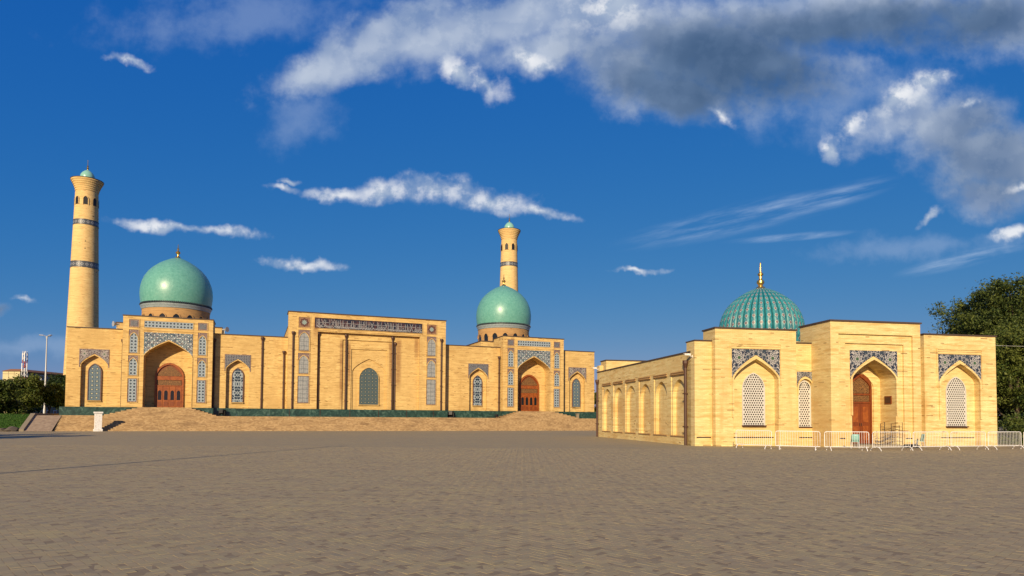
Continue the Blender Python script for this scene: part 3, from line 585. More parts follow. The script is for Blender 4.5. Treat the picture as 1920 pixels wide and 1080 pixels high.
def portal(c):
    f = -1.2; a = 2.66; T = 13.8
    P = MB(); arch_wall(P, c - 4.95, c + 4.95, BZ, T, c, a, 8.9, 10.9, f, .8); po = P.build('portal', G, mosque, bevel=-1)
    MB().box(c - 4.95 + .004, c + 4.95 - .004, .8, 3.0, BZ - .5, T - .004).build('portal_back', G, po)
    spandrel('tile_spandrel', c - 2.68, c + 2.68, 11.9, c, 2.64, 8.9, 11.08, f - .04, .035, M['tile_girih'], po, 2.66)
    arch_band('arch_moulding', c, a - .01, 8.9, 10.9, .085, BZ, f - .075, f, G, po)
    rect_panel('tile_panel', c - 2.68, c + 2.68, 12.50, 13.30, f - .035, .03, M['tile_dots'], po, (c - 2.695, 12.515))
    m_ = MB(); framed_recess(m_, c - 2.68, c + 2.68, 12.50, 13.30, f, .07); m_.box(c - 2.74, c + 2.74, f - .06, f, 12.10, 12.18); m_.box(c - 2.74, c + 2.74, f - .05, f, 11.9, 11.96)
    for sg in (-1, 1):
        x0, x1 = (c - 4.30, c - 3.24) if sg < 0 else (c + 3.24, c + 4.30)
        rect_panel('tile_panel', x0, x1, 12.45, 13.38, f - .03, .025, M['tile_brown'], po); rect_panel('tile_panel', x0 + .17, x1 - .17, 12.60, 13.23, f - .045, .02, M['tile_lattice'], po)
        arched_panel(po, x0, x1, 9.28, 12.14, f, M['tile_dots'], 11.0, 11.75); arched_panel(po, x0, x1, 6.55, 9.0, f, M['tile_dots'], 7.95, 8.68)
        rect_panel('tile_field', x0, x1, 3.36, 6.22, f - .02, .02, M['tile_brown'], po); rect_panel('tile_panel', x0 + .13, x1 - .15, 3.46, 6.14, f - .04, .022, M['tile_dots'], po, (x0 + .145, 3.46))
        framed_recess(m_, x0, x1, 12.45, 13.38, f, .07); framed_recess(m_, x0, x1, 9.28, 12.14, f, .08); framed_recess(m_, x0, x1, 6.55, 9.0, f, .08); framed_recess(m_, x0, x1, 3.36, 6.22, f, .08)
    m_.build('brick_fillet', G, po)
    MB().box(c - 5.02, c + 5.02, f - .09, 3.05, T, T + .11).build('parapet_cap', M['cap_metal'], mosque)
    # niche back wall string course
    MB().box(c - 2.66, c + 2.66, .74, .8, 6.42, 6.52).build('string_course', G, po)
    # door
    y = .72; dr = MB().prism(arch_outline(c, 1.62, BZ - .02, 6.55, 8.40), y, y + .12).build('door', M['door_wood'], mosque)
    arch_band('door_frame', c, 1.42, 6.55, 8.14, .2, BZ, y - .16, y + .02, M['door_wood_light'], dr)
    MB().prism(arch_outline(c, 1.36, 6.72, 6.75, 8.02), y - .05, y).build('tympanum', M['door_carved'], dr, )
    MB().box(c - 1.42, c + 1.42, y - .13, y, 6.20, 6.68).build('transom', M['door_wood_light'], dr)
    MB().box(c - 1.36, c + 1.36, y - .05, y, 5.55, 6.18).build('carved_panel', M['door_carved'], dr)
    MB().box(c - 1.42, c + 1.42, y - .11, y, 5.40, 5.53).build('transom', M['door_wood_light'], dr)
    for i in range(4):
        x0 = c - 1.40 + i * .705; x1 = x0 + .675
        MB().box(x0, x1, y - .09, y, BZ, 5.38).build('door_leaf', M['door_wood_light'], dr)
        MB().prism(arch_outline((x0 + x1) / 2, .20, 3.70, 4.65, 4.92, 5), y - .10, y - .085).build('door_glass', M['glass_dark'], dr)
        MB().box(x0 + .13, x1 - .13, y - .115, y - .085, 2.95, 3.5).build('door_panel', M['door_wood'], dr)
    return po
portal(-24.6); portal(24.4)

# central block
CB = 15.5; f = -1.2
cb = MB(); q = cb.quad
cb.box(-10.66, -6.95, f, .0, BZ, CB); cb.box(6.9, 10.66, f, .0, BZ, CB); cb.box(-6.95, 6.9, f, .0, 13.05, CB); cb.box(-6.95, 6.9, -.72, .0, 12.2, 13.05)
cb.box(-6.95, -3.65, -.72, 0, BZ, 12.2); cb.box(3.65, 6.9, -.72, 0, BZ, 12.2); cb.box(-3.65, 3.65, -.55, 0, 11.0, 12.2); cb.box(-3.65, -2.45, -.55, 0, BZ, 11.0); cb.box(2.45, 3.65, -.55, 0, BZ, 11.0)
arch_wall(cb, -2.45, 2.45, BZ, 11.0, 0, 2.25, 8.0, 9.75, -.40, -.24)
cbo = cb.build('central_block', G, mosque)
MB().box(-10.6, 10.6, -.24, 1.6, BZ - .4, CB - .01).build('central_wall', G, mosque)
MB().box(-10.3, 10.3, 1.6, 46, 0.2, 14.7).build('prayer_hall', G, mosque)
MB().box(-10.36, 10.36, 1.7, 46.1, 14.7, 14.8).build('parapet_cap', M['cap_metal'], mosque)
MB().box(-10.74, 10.74, f - .10, 1.7, CB, CB + .12).build('parapet_cap', M['cap_metal'], mosque)
fl = MB()
for sg in (-1, 1):
    x0, x1 = (-9.4, -7.95) if sg < 0 else (7.88, 9.28)
    xm = (x0 + x1) / 2
    rect_panel('tile_panel', x0, x1, 13.50, 14.88, f - .03, .025, M['tile_star'], cbo, (xm, 14.19), .69)
    arched_panel(cbo, x0, x1, 10.40, 13.18, f, M['tile_screen'], 11.9, 12.85); arched_panel(cbo, x0, x1, 7.36, 10.12, f, M['tile_screen'], 8.85, 9.78)
    rect_panel('tile_field', x0, x1, 3.50, 7.10, f - .02, .02, M['tile_brown'], cbo); rect_panel('tile_panel', x0 + .09, x1 - .09, 3.60, 7.02, f - .04, .022, M['tile_screen'], cbo)
    for z0, z1 in ((13.5, 14.88), (10.4, 13.18), (7.36, 10.12), (3.5, 7.1)): framed_recess(fl, x0, x1, z0, z1, f, .08)
framed_recess(fl, -7.35, 7.22, 13.53, 14.92, f, .09); fl.box(-7.0, 6.95, f - .07, f, 13.22, 13.30); fl.box(-7.0, 6.95, f - .05, f, 13.06, 13.12)
fl.build('brick_fillet', G, cbo)
band = rect_panel('script_panel', -7.35, 7.22, 13.53, 14.92, f - .03, .025, M['navy_tile'], cbo)
# white inscription strokes: tall stems, a long crossing stroke and a running baseline
sb = MB(); rr = random.Random(11); y_ = f - .042; x = -7.1
def stroke(p0, p1, w_):
    (ax, az), (bx_, bz) = p0, p1; L_ = math.hypot(bx_ - ax, bz - az); nx, nz = -(bz - az) / L_ * w_, (bx_ - ax) / L_ * w_
    sb.add([(ax - nx, y_, az - nz), (bx_ - nx, y_, bz - nz), (bx_ + nx, y_, bz + nz), (ax + nx, y_, az + nz)], [(0, 1, 2, 3)])
while x < 7.0:
    t = rr.random(); zt = 14.78 - rr.random() * .12
    if t < .55: stroke((x, 13.75), (x + rr.uniform(-.03, .03), zt), .024)
    elif t < .68: stroke((x, 13.8), (x + .42, zt), .024); stroke((x + .42, 13.8), (x, zt), .024); x += .35
    pz = 13.72; px = x
    for kk in range(6): nxp = px + .09; nz_ = 13.78 + .14 * math.sin(kk * 1.7 + x * 5) + rr.uniform(-.05, .05); stroke((px, pz), (nxp, nz_), .026); px, pz = nxp, nz_
    if rr.random() < .6:
        for kk in range(8): a_, b_ = kk / 8 * 6.28, (kk + 1) / 8 * 6.28; stroke((x + .15 + .10 * math.cos(a_), 14.08 + .08 * math.sin(a_)), (x + .15 + .10 * math.cos(b_), 14.08 + .08 * math.sin(b_)), .018)
    x += rr.uniform(.16, .34)
x = -7.1
while x < 6.9: w_ = rr.uniform(1.2, 2.6); stroke((x, 14.33 + rr.uniform(-.02, .02)), (min(x + w_, 7.0), 14.34 + rr.uniform(-.02, .02)), .022); x += w_ + rr.uniform(.1, .4)
sb.build('script_strokes', M['script_white'], band, bevel=-1)
wdw = MB().prism(arch_outline(.02, 1.31, 3.45, 7.0, 8.55), -.34, -.2).build('window', M['window_green'], mosque, uvf=lambda c: (c.x + .22, c.z - 3.5))
arch_band('window_frame', .02, 1.30, 7.0, 8.53, .07, 3.42, -.42, -.2, G, wdw); MB().box(-1.4, 1.44, -.46, -.2, 3.32, 3.42).build('window_sill', G, wdw)
# rain pipes, and a plain dark upright along the left edge of the recess
def pipe(s, d_, z0, z1, par=mosque, r=.11, hop=True):
    m_ = MB(); m_.tube([(s, d_, z0), (s, d_, z1 - .25)], r, 8)
    if hop: m_.lathe([(r, z1 - .5), (r * 2.0, z1 - .2), (r * 2.0, z1)], s, d_, 8, cap=True)
    for z in np.arange(z0 + 1.2, z1 - .6, 2.2): m_.box(s - r * 1.25, s + r * 1.25, d_ - r * 1.25, d_ + r * 2, z, z + .07)
    return m_.build('rain_pipe', M['pipe_brown'], par)
for s_, d_, z1 in ((-29.66, -.14, 11.0), (-13.8, -.14, 12.1), (-11.1, -.14, 10.4), (-10.05, -1.34, 12.9), (-6.78, -.86, 13.0), (-3.2, -.86, 12.9), (3.12, -.86, 12.9), (3.55, -.68, 12.1), (10.0, -1.34, 12.9), (19.2, -.14, 10.9), (-19.5, -.14, 11.6)): pipe(s_, d_, BZ, z1)
# raised roofs, drums and domes
def dome(c, cy):
    MB().box(c - 6.4, c + 6.4, 8.0, 22, WZ - .5, 14.0).build('roof_block', M['brick_gold'], mosque); MB().box(c - 6.48, c + 6.48, 7.9, 22.1, 14.0, 14.12).build('parapet_cap', M['cap_metal'], mosque)
    dm = MB().lathe([(4.58, 17.62), (4.68, 18.2), (4.755, 18.9), (4.765, 19.5), (4.70, 20.2), (4.52, 20.95), (4.22, 21.7), (3.78, 22.4), (3.20, 23.05), (2.48, 23.65), (1.65, 24.17), (.85, 24.55), (.3, 24.76), (.05, 24.85)], c, cy, 96, cap=True).build('dome', M['dome_teal'], mosque, smooth=True)
    MB().lathe([(4.42, 14.0), (4.42, 16.86)], c, cy, 96).build('drum', M['brick_drum'], dm, smooth=True)
    MB().lathe([(4.42, 16.80), (4.50, 16.86), (4.52, 17.05), (4.60, 17.2), (4.64, 17.3), (4.64, 17.42), (4.5, 17.46)], c, cy, 96).build('glazed_cornice', M['dome_band'], dm, smooth=True)
    dk = MB().lathe([(4.60, 17.40), (4.62, 17.66), (4.56, 17.70)], c, cy, 96)
    for i in range(110):
        a_ = 6.2832 * i / 110; m4 = Matrix.Translation((c, cy, 0)) @ Matrix.Rotation(a_, 4, 'Z'); vs = [m4 @ Vector(p) for p in ((4.58, -.055, 17.40), (4.76, -.055, 17.52), (4.76, .055, 17.52), (4.58, .055, 17.40), (4.58, -.055, 17.78), (4.70, -.055, 17.70), (4.70, .055, 17.70), (4.58, .055, 17.78))]
        dk.add(vs, [(0, 1, 2, 3), (4, 7, 6, 5), (0, 4, 5, 1), (1, 5, 6, 2), (2, 6, 7, 3)])
    dk.build('dentil_band', M['band_dark'], dm)
    for i in range(16):
        a_ = 6.2832 * (i + .25) / 16 + MA * 0; m4 = Matrix.Translation((c, cy, 0)) @ Matrix.Rotation(a_, 4, 'Z')
        ol = arch_outline(0, .42, 14.2, 15.4, 15.95, 6); mb = MB(); n_ = len(ol)
        mb.add([m4 @ Vector((4.435, x_, z_)) for x_, z_ in ol], [tuple(range(n_))]); mb.build('drum_window', M['glass_dark'], dm)
        ol2 = [m4 @ Vector((4.40, x_, z_)) for x_, z_ in ol]; arcs = MB(); A2 = arch(0, .42, 15.4, 15.95, 6); A3 = arch(0, .54, 15.4, 16.1, 6)
        for j in range(len(A2) - 1):
            pts = [m4 @ Vector((4.52, *A2[j])), m4 @ Vector((4.52, *A2[j + 1])), m4 @ Vector((4.52, *A3[j + 1])), m4 @ Vector((4.52, *A3[j]))]; arcs.add(pts, [(0, 1, 2, 3)])
            pts = [m4 @ Vector((4.52, *A2[j])), m4 @ Vector((4.52, *A2[j + 1])), m4 @ Vector((4.40, *A2[j + 1])), m4 @ Vector((4.40, *A2[j]))]; arcs.add(pts, [(0, 1, 2, 3)])
        arcs.build('window_arch', M['brick_drum'], dm, bevel=-1)
    MB().lathe([(.42, 24.72), (.30, 24.92), (.12, 25.05), (.10, 25.25), (.30, 25.45), (.32, 25.6), (.10, 25.82), (.08, 25.95), (.18, 26.08), (.06, 26.22), (.035, 26.75), (.0, 26.8)], c, cy, 16).build('finial', M['gold'], dm, smooth=True)
    return dm
dome(-25.45, 14.7); dome(25.45, 14.7)
# roof horns and floodlights
def horn(s, d_, z, rz, lab):
    h_ = tag(empty('loudspeaker', mw(s, d_, z), MA + rz), lab, 'loudspeaker', 'loudspeakers on the mosque roof')
    MB().tube([(0, 0, 0), (0, 0, .5)], .04, 6).build('bracket', M['steel_grey'], h_)
    hb = MB(); hb.tube([(0, .25, .55), (0, .05, .55), (0, -.15, .55), (0, -.45, .55)], [.13, .10, .14, .34], 12); hb.build('horn', M['steel_grey'], h_, smooth=True)
horn(-30.4, .1, WZ + .1, -1.0, 'grey horn loudspeaker on the roof left of the left portal')
horn(-18.4, .1, WZ + .1, .9, 'grey horn loudspeaker on the roof right of the left portal')
def flood(s, d_, rz, lab, sc=1.0):
    h_ = tag(empty('floodlight', mw(s, d_, TZ + .002), MA + rz), lab, 'floodlight', 'floodlights along the mosque plinth'); h_.scale = (sc, sc, sc)
    MB().box(-.28, .28, -.22, .22, 0, .06).build('base', M['black_box'], h_); m_ = MB(); m_.box(-.31, -.27, -.05, .05, .06, .5); m_.box(.27, .31, -.05, .05, .06, .5); m_.build('yoke', M['black_box'], h_)
    m_ = MB(); m_.add([(-.26, -.18, .18), (.26, -.18, .18), (.26, -.28, .62), (-.26, -.28, .62), (-.2, .24, .30), (.2, .24, .30), (.2, .20, .66), (-.2, .20, .66)], [(3, 2, 1, 0), (4, 5, 6, 7), (0, 1, 5, 4), (1, 2, 6, 5), (2, 3, 7, 6), (3, 0, 4, 7)]); m_.build('housing', M['black_box'], h_)
flood(-18.4, -1.0, 2.6, 'black floodlight at the right foot of the left portal steps', 1.3)
flood(11.6, -.9, 2.6, 'black floodlight at the right corner of the central block', 1.4)
flood(17.6, -3.6, 2.2, 'black floodlight on the steps left of the right portal', .8)
pb = MB(); pb.box(-.18, .18, -.18, .18, 0, .62); pb.box(-.23, .23, -.23, .23, .62, .74)
pb = pb.build('marker_post', M['kerb_stone']); pb.location = mw(30.6, -3.4, TZ); pb.rotation_euler.z = MA; tag(pb, 'low beige stone post right of the right portal steps', 'post')

# ================================================================== minarets
def minaret(c, lab):
    o = tag(empty('minaret', mw(c, 70, TZ), MA), lab, 'minaret', 'pair of minarets behind the mosque'); zo = -TZ
    def rad_(z): return 3.46 - (3.46 - 2.13) * (z / 48.0) ** 0.95
    pr = [(rad_(z), z + zo) for z in np.linspace(TZ, 49.0, 40)]; MB().lathe(pr, 0, 0, 48).build('shaft', M['brick_minaret'], o, smooth=True)
    fl_ = MB(); r0 = rad_(49.0); prof = []
    for i in range(6): z = 49.0 + i * .42; r_ = r0 + .03 + .80 * (i / 5) ** 1.35; prof += [(r_ - .07, z + zo), (r_ - .07, z + .12 + zo), (r_ + .03, z + .15 + zo), (r_ + .05, z + .40 + zo)]
    fl_.lathe(prof, 0, 0, 48, cap=True); fl_.build('flared_cornice', M['brick_minaret'], o)
    MB().lathe([(3.04, 51.50 + zo), (3.06, 51.62 + zo), (2.7, 51.70 + zo), (1.35, 51.78 + zo)], 0, 0, 48).build('roof_edge', M['cap_metal'], o)
    cp = MB().lathe([(1.30, 51.7 + zo), (1.36, 52.1 + zo), (1.36, 52.5 + zo), (1.22, 52.95 + zo), (.95, 53.35 + zo), (.6, 53.68 + zo), (.25, 53.9 + zo), (.08, 54.0 + zo)], 0, 0, 32, cap=True).build('cupola', M['cupola'], o, smooth=True)
    MB().lathe([(.22, 53.85 + zo), (.08, 54.1 + zo), (.26, 54.35 + zo), (.08, 54.6 + zo), (.18, 54.8 + zo), (.05, 55.0 + zo), (.05, 56.1 + zo), (0, 56.2 + zo)], 0, 0, 12).build('finial', M['gold'], cp, smooth=True)
    for z0, z1 in ((32.75, 33.85), (41.85, 42.75)):
        r0 = rad_(z0) + .03; MB().lathe([(r0 - .03, z0 - .1 + zo), (r0 + .04, z0 - .1 + zo), (r0 + .04, z0 + zo), (r0, z0 + zo), (rad_(z1) + .03, z1 + zo), (rad_(z1) + .07, z1 + zo), (rad_(z1) + .07, z1 + .1 + zo), (rad_(z1), z1 + .1 + zo)], 0, 0, 48).build('tile_band', M['minaret_band'], o, uvf=lambda c_: (math.atan2(c_.y, c_.x) * 2.6, c_.z - (z0 + z1) / 2 - zo + .45))
    for i in range(8):
        a_ = 6.2832 * (i + .15) / 8; m4 = Matrix.Rotation(a_, 4, 'Z'); ol = arch_outline(0, .42, 46.0, 47.1, 47.75, 6); r_ = rad_(46.8)
        mb = MB(); mb.add([m4 @ Vector((r_ + .05, x_, z_ + zo)) for x_, z_ in ol], [tuple(range(len(ol)))]); wq = mb.build('window', M['black_box'], o)
        fm = MB(); o2 = arch_outline(0, .54, 45.9, 47.1, 47.92, 6)
        for j in range(len(ol) - 1):
            fm.add([m4 @ Vector((r_ + .12, ol[j][0], ol[j][1] + zo)), m4 @ Vector((r_ + .12, ol[j + 1][0], ol[j + 1][1] + zo)), m4 @ Vector((r_ + .10, o2[j + 1][0], o2[j + 1][1] + zo)), m4 @ Vector((r_ + .10, o2[j][0], o2[j][1] + zo))], [(0, 1, 2, 3)])
        fm.build('window_frame', M['brick_minaret'], wq, bevel=-1)
    rr_ = random.Random(int(c)); hm = MB()
    for i in range(26): z = rr_.uniform(8, 45); a_ = rr_.uniform(0, 6.28); p = Vector((math.cos(a_), math.sin(a_), 0)) * (rad_(z) + .01); t_ = Vector((-math.sin(a_), math.cos(a_), 0)) * .10; hm.add([p - t_ + Vector((0, 0, z + zo - .1)), p + t_ + Vector((0, 0, z + zo - .1)), p + t_ + Vector((0, 0, z + zo + .1)), p - t_ + Vector((0, 0, z + zo + .1))], [(0, 1, 2, 3)])
    hm.build('putlog_holes', M['black_box'], o, bevel=-1)
minaret(-48.75, 'tall brick minaret rising behind the far left wing of the mosque')
minaret(47.7, 'brick minaret rising behind the right green dome of the mosque')

# ================================================================== library
lib = tag(empty('library', LO, LA), 'low buff brick library with a ribbed turquoise dome and carved door', 'library'); Bf = M['brick_buff']
def wall_window(cx, a, z0, zs, za, y, par, hole=.163):
    """stone lattice with real holes, dark void behind"""
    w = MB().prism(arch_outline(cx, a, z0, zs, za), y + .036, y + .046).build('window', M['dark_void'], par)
    ar = arch(cx, a - .03, zs, za - .03); lat = MB(); px = 2 * (a - .05) / max(5, round(2 * (a - .05) / hole)); pz = px * .92; row = 0; z = z0 + pz / 2 + .02
    def top(x):
        for (xa, za_), (xb, zb_) in zip(ar[:-1], ar[1:]):
            if xa <= x <= xb: return za_ + (zb_ - za_) * (x - xa) / (xb - xa + 1e-9)
        return -1
    while z < za:
        nC = round(2 * (a - .05) / px)
        for i in range(nC + (row % 2)):
            x = cx - a + .05 + (i + (.0 if row % 2 else .5)) * px; e = px / 2; x0 = max(x - e, cx - a + .03); x1 = min(x + e, cx + a - .03)
            if x1 - x0 < .03: continue
            xe = x0 if x < cx else x1
            if z + pz / 2 > top(min(max(xe, cx - a + .035), cx + a - .035)) + pz * .55: continue
            whole = x1 - x0 > px * .9; h_ = pz / 2
            if not whole: lat.add([(x0, y, z - h_), (x1, y, z - h_), (x1, y, z + h_), (x0, y, z + h_)], [(0, 1, 2, 3)]); continue
            ou = [(x0, z - h_), (x, z - h_), (x1, z - h_), (x1, z), (x1, z + h_), (x, z + h_), (x0, z + h_), (x0, z)]; r_ = px * .35
            inn = [(x + r_ * math.cos(t), z + r_ * math.sin(t)) for t in (R(225), R(270), R(315), 0, R(45), R(90), R(135), R(180))]
            vs = [(p, y, q_) for p, q_ in ou] + [(p, y, q_) for p, q_ in inn] + [(p, y + .036, q_) for p, q_ in inn]
            lat.add(vs, [(j, (j + 1) % 8, 8 + (j + 1) % 8, 8 + j) for j in range(8)] + [(8 + j, 8 + (j + 1) % 8, 16 + (j + 1) % 8, 16 + j) for j in range(8)])
        z += pz; row += 1
    lat.build('lattice', M['marble_lattice'], w, bevel=-1)
    arch_band('window_frame', cx, a - .05, zs, za - .06, .06, z0, y - .03, y + .07, M['marble_lattice'], w)
    MB().box(cx - a - .03, cx + a + .05, y - .16, y + .07, z0 - .07, z0).build('window_sill', M['pipe_brown'], w)
    return w
def vent(cx, hw_, y, z, par):
    v_ = MB(); v_.box(cx - hw_, cx + hw_, y - .012, y + .01, z - .035, z + .035); v_.build('vent_strip', M['dark_metal'], par)
def lib_bay(s0, s1, T, cx):
    f = -.48; P = MB(); arch_wall(P, s0, s1, 0, T, cx, 1.60, 4.35, 5.72, f, -.03); b_ = P.build('front_bay', Bf, lib, bevel=-1)
    MB().box(s0 + .003, s1 - .003, -.03, 1.2, -.05, T - .004).build('bay_wall', Bf, lib)
    spandrel('tile_spandrel', cx - 1.70, cx + 1.70, 6.33, cx, 1.68, 4.35, 5.97, f - .035, .03, M['tile_arabesque'], b_, 1.70)
    arch_band('arch_moulding', cx, 1.58, 4.35, 5.70, .13, 1.85, f - .08, f, Bf, b_)
    m_ = MB(); 
    for (z_, t_, e_) in ((6.66, .07, 1.82), (6.52, .05, 1.78), (6.36, .06, 1.76)): m_.box(cx - e_, cx + e_, f - .05, f, z_, z_ + t_)
    m_.box(cx + 1.76, cx + 1.84, f - .05, f, 4.0, 6.66); m_.box(cx - 1.84, cx - 1.76, f - .05, f, 4.0, 6.66)
    m_.build('brick_fillet', Bf, b_)
    wall_window(cx + .05, .80, 1.36, 3.75, 4.82, -.08, lib); vent(cx, 1.5, -.03, .56, b_)
    MB().box(s0 - .06, s1 + .06, f - .08, 1.3, T, T + .09).build('parapet_cap', M['cap_metal'], lib)
lib_bay(1.2, 6.96, 7.64, 4.05); lib_bay(16.65, 22.4, 7.66, 19.45)
# recessed links between bays and portal
def link(s0, s1, T, win):
    if win:
        cx = 7.93; P = MB(); arch_wall(P, s0, s1, 0, T, cx, .52, 3.95, 4.5, 0, .18, zb=1.2); P.build('link_wall', Bf, lib, bevel=-1); MB().box(s0 + .003, s1 - .003, .18, 1.2, -.05, T - .004).build('link_wall', Bf, lib)
        spandrel('tile_spandrel', cx - .62, cx + .62, 4.97, cx, .60, 3.95, 4.66, -.03, .03, M['tile_arabesque'], lib, .62); arch_band('arch_moulding', cx, .51, 3.95, 4.49, .08, 3.4, -.06, 0, Bf, lib)
        wall_window(cx, .46, 1.27, 3.85, 4.38, .12, lib); vent(cx, .5, 0, .56, lib)
    else: MB().box(s0, s1, 0, 1.2, -.05, T).build('link_wall', Bf, lib)
    MB().box(s0 - .02, s1 + .02, -.07, 1.3, T, T + .08).build('parapet_cap', M['cap_metal'], lib)
link(.0, 1.2, 6.84, False); link(6.96, 8.45, 6.86, True); link(14.95, 16.65, 6.86, False)
vent(.62, .5, 0, .56, lib)
# portal
c = 11.7; f = -2.0; T = 8.12; P = MB()
P.box(8.4, 8.97, f, 1.2, -.05, T); P.box(14.43, 15.0, f, 1.2, -.05, T); P.box(8.97, 14.43, f, 1.2, 7.33, T); P.box(8.97, 9.55, f + .14, 1.2, -.05, 7.33); P.box(13.85, 14.43, f + .14, 1.2, -.05, 7.33); P.box(9.55, 13.85, f + .14, 1.2, 6.74, 7.33)
arch_wall(P, 9.55, 13.85, 0, 6.74, c, 1.62, 4.42, 5.72, f + .26, -.32)
po = P.build('portal', Bf, lib)
MB().box(9.56, 13.84, -.32, 1.19, -.05, 6.73).build('portal_back', Bf, lib)
spandrel('tile_spandrel', c - 1.74, c + 1.74, 6.30, c, 1.72, 4.42, 5.95, f + .225, .03, M['tile_arabesque'], po, 1.72)
arch_band('arch_moulding', c, 1.61, 4.42, 5.71, .11, 2.05, f + .17, f + .26, Bf, po)
MB().box(8.33, 15.07, f - .08, 1.3, T, T + .10).build('parapet_cap', M['cap_metal'], lib)
arch_band('inner_arch', c, 1.05, 4.0, 5.05, .3, 0, -.40, -.32, Bf, po)
vent(9.25, .24, f + .14, .56, po); vent(14.15, .24, f + .14, .56, po)
MB().box(c - 1.62, c + 1.62, f - .35, -.32, 0, .16).build('threshold', M['kerb_stone'], po)
dr = MB().prism(arch_outline(c, .88, .16, 3.95, 4.85), -.36, -.3).build('door', M['door_wood'], lib)
arch_band('door_frame', c, .76, 3.95, 4.70, .13, .16, -.45, -.33, M['door_wood'], dr)
MB().box(c - .76, c + .76, -.43, -.34, 3.42, 3.52).build('transom', M['door_wood'], dr); MB().box(c - .76, c + .76, -.43, -.34, 2.88, 2.98).build('transom', M['door_wood'], dr)
MB().prism(arch_outline(c, .72, 3.55, 3.96, 4.62), -.39, -.35).build('tympanum', M['door_carved'], dr); MB().box(c - .72, c + .72, -.39, -.35, 3.0, 3.40).build('carved_panel', M['door_carved'], dr)
for x0 in (c - .745, c + .012):
    MB().box(x0, x0 + .733, -.42, -.35, .18, 2.86).build('door_leaf', M['door_wood'], dr)
    MB().box(x0 + .16, x0 + .57, -.45, -.41, 1.6, 2.65).build('door_panel', M['door_wood_light'], dr); MB().box(x0 + .16, x0 + .57, -.45, -.41, .4, 1.35).build('door_panel', M['door_wood_light'], dr)
for x in (c - .07, c + .07): MB().tube([(x, -.47, 1.35), (x, -.47, 1.55)], .022, 6).build('handle', M['dark_metal'], dr)
# side wall with its blind arcade, built along the depth axis (local s = 0 plane faces -x)
def turn(o): return o
def side(mbx):   # map (depth, s, z) builders to library coordinates: x<->y
    mbx.v = [(y_, x_, z_) for x_, y_, z_ in mbx.v]; mbx.f = [tuple(reversed(q_)) for q_ in mbx.f]; return mbx
ST = 6.16
MB().box(.36, 22.3, 1.2, 21, -.05, ST - .12).build('library_body', Bf, lib)
side(MB().box(.57, 1.3, 0.0, .40, 0, ST)).build('side_wall', Bf, lib)
for kq in range(6):
    d0 = 1.3 + kq * 3.12; d1 = d0 + 2.42; dn = 1.3 + (kq + 1) * 3.12; cxx = (d0 + d1) / 2
    side(MB().box(d1, dn if kq < 5 else 21.0, 0, .40, 0, ST)).build('pilaster', Bf, lib)
    wl = MB(); wl.box(d0, d1, 0, .40, 4.82, ST); wl.box(d0, d1, 0, .40, 0, .58); arch_wall(wl, d0, d1, .58, 4.82, cxx, 1.06, 3.30, 4.48, .06, .32); side(wl); bay = wl.build('arcade_bay', Bf, lib, bevel=-1)
    side(MB().box(d0, d1, .32, .40, .58, 4.82)).build('arcade_back', Bf, bay)
    cn = MB(); cn.box(d0 - .02, d1 + .02, -.09, 0.10, 4.80, 4.87); cn.box(d0 - .02, d1 + .02, -.06, 0.10, 4.93, 4.99); side(cn).build('brick_cornice', M['brick_drum'], bay)
    side(MB().box(d0 - .03, d1 + .03, -.07, .12, .54, .60)).build('sill', M['brick_drum'], bay)
side(MB().box(.57, 21.05, -.07, .5, ST, ST + .08)).build('parapet_cap', M['cap_metal'], lib)
for d_, z1 in ((1.08, 5.65), (20.55, 5.45)): pipe(-.14, d_, 0, z1, lib, .10)
MB().box(.35, 6.5, 19.3, 20.95, ST - .1, 7.2).build('rear_block', Bf, lib); MB().box(.29, 6.56, 19.22, 21.02, 7.2, 7.29).build('parapet_cap', M['cap_metal'], lib)
MB().box(-.03, .348, 20.2, 20.98, ST + .08, 6.8).build('rear_pier', Bf, lib)
MB().box(.3, 22.35, 1.25, 21, ST - .12, ST - .04).build('roof', M['cap_metal'], lib)
# ribbed dome
dc = (11.7, 11.7); RP = [(3.20, 8.15), (3.30, 8.5), (3.38, 8.9), (3.39, 9.35), (3.35, 9.8), (3.26, 10.25), (3.10, 10.7), (2.86, 11.15), (2.55, 11.57), (2.16, 11.97), (1.72, 12.33), (1.25, 12.64), (.78, 12.88), (.36, 13.03)]
MB().lathe([(3.15, ST - .1), (3.15, 7.9), (3.35, 8.0), (3.35, 8.15)], *dc, 64).build('dome_drum', Bf, lib)
dm = MB().lathe([(r - .10, z) for r, z in RP], *dc, 72, cap=True).build('ribbed_dome', M['dome_rib'], lib, smooth=True)
NR = 36; seg = 8; ms = bpy.data.meshes.new('dome_rib'); vs = []; fs = []; uvs = []; al = [0]
for (r0, z0), (r1, z1) in zip(RP[:-1], RP[1:]): al.append(al[-1] + math.hypot(r1 - r0, z1 - z0))
for j, (r, z) in enumerate(RP):
    hwid = math.pi / NR
    for i in range(seg + 1):
        t = i / seg * 2 - 1; th = t * hwid * .995; bul = min(.16, r * hwid * .75) * math.sqrt(max(0, 1 - t * t)); rr2 = r - .06 + bul
        vs.append((rr2 * math.cos(th), rr2 * math.sin(th), z + bul * .25 * (j / len(RP)))); uvs.append((i / seg, al[j]))
for j in range(len(RP) - 1):
    for i in range(seg): p = j * (seg + 1) + i; fs.append((p, p + 1, p + seg + 2, p + seg + 1))
ms.from_pydata(vs, [], fs); ul = ms.uv_layers.new(name='UVMap')
for lp in ms.loops: ul.data[lp.index].uv = uvs[lp.vertex_index]
for p in ms.polygons: p.use_smooth = True
ms.materials.append(M['dome_rib'])
for i in range(NR):
    o = bpy.data.objects.new('dome_rib', ms); COL.objects.link(o); o.parent = dm; o.location = (*dc, 0); o.rotation_euler.z = 6.2832 * i / NR
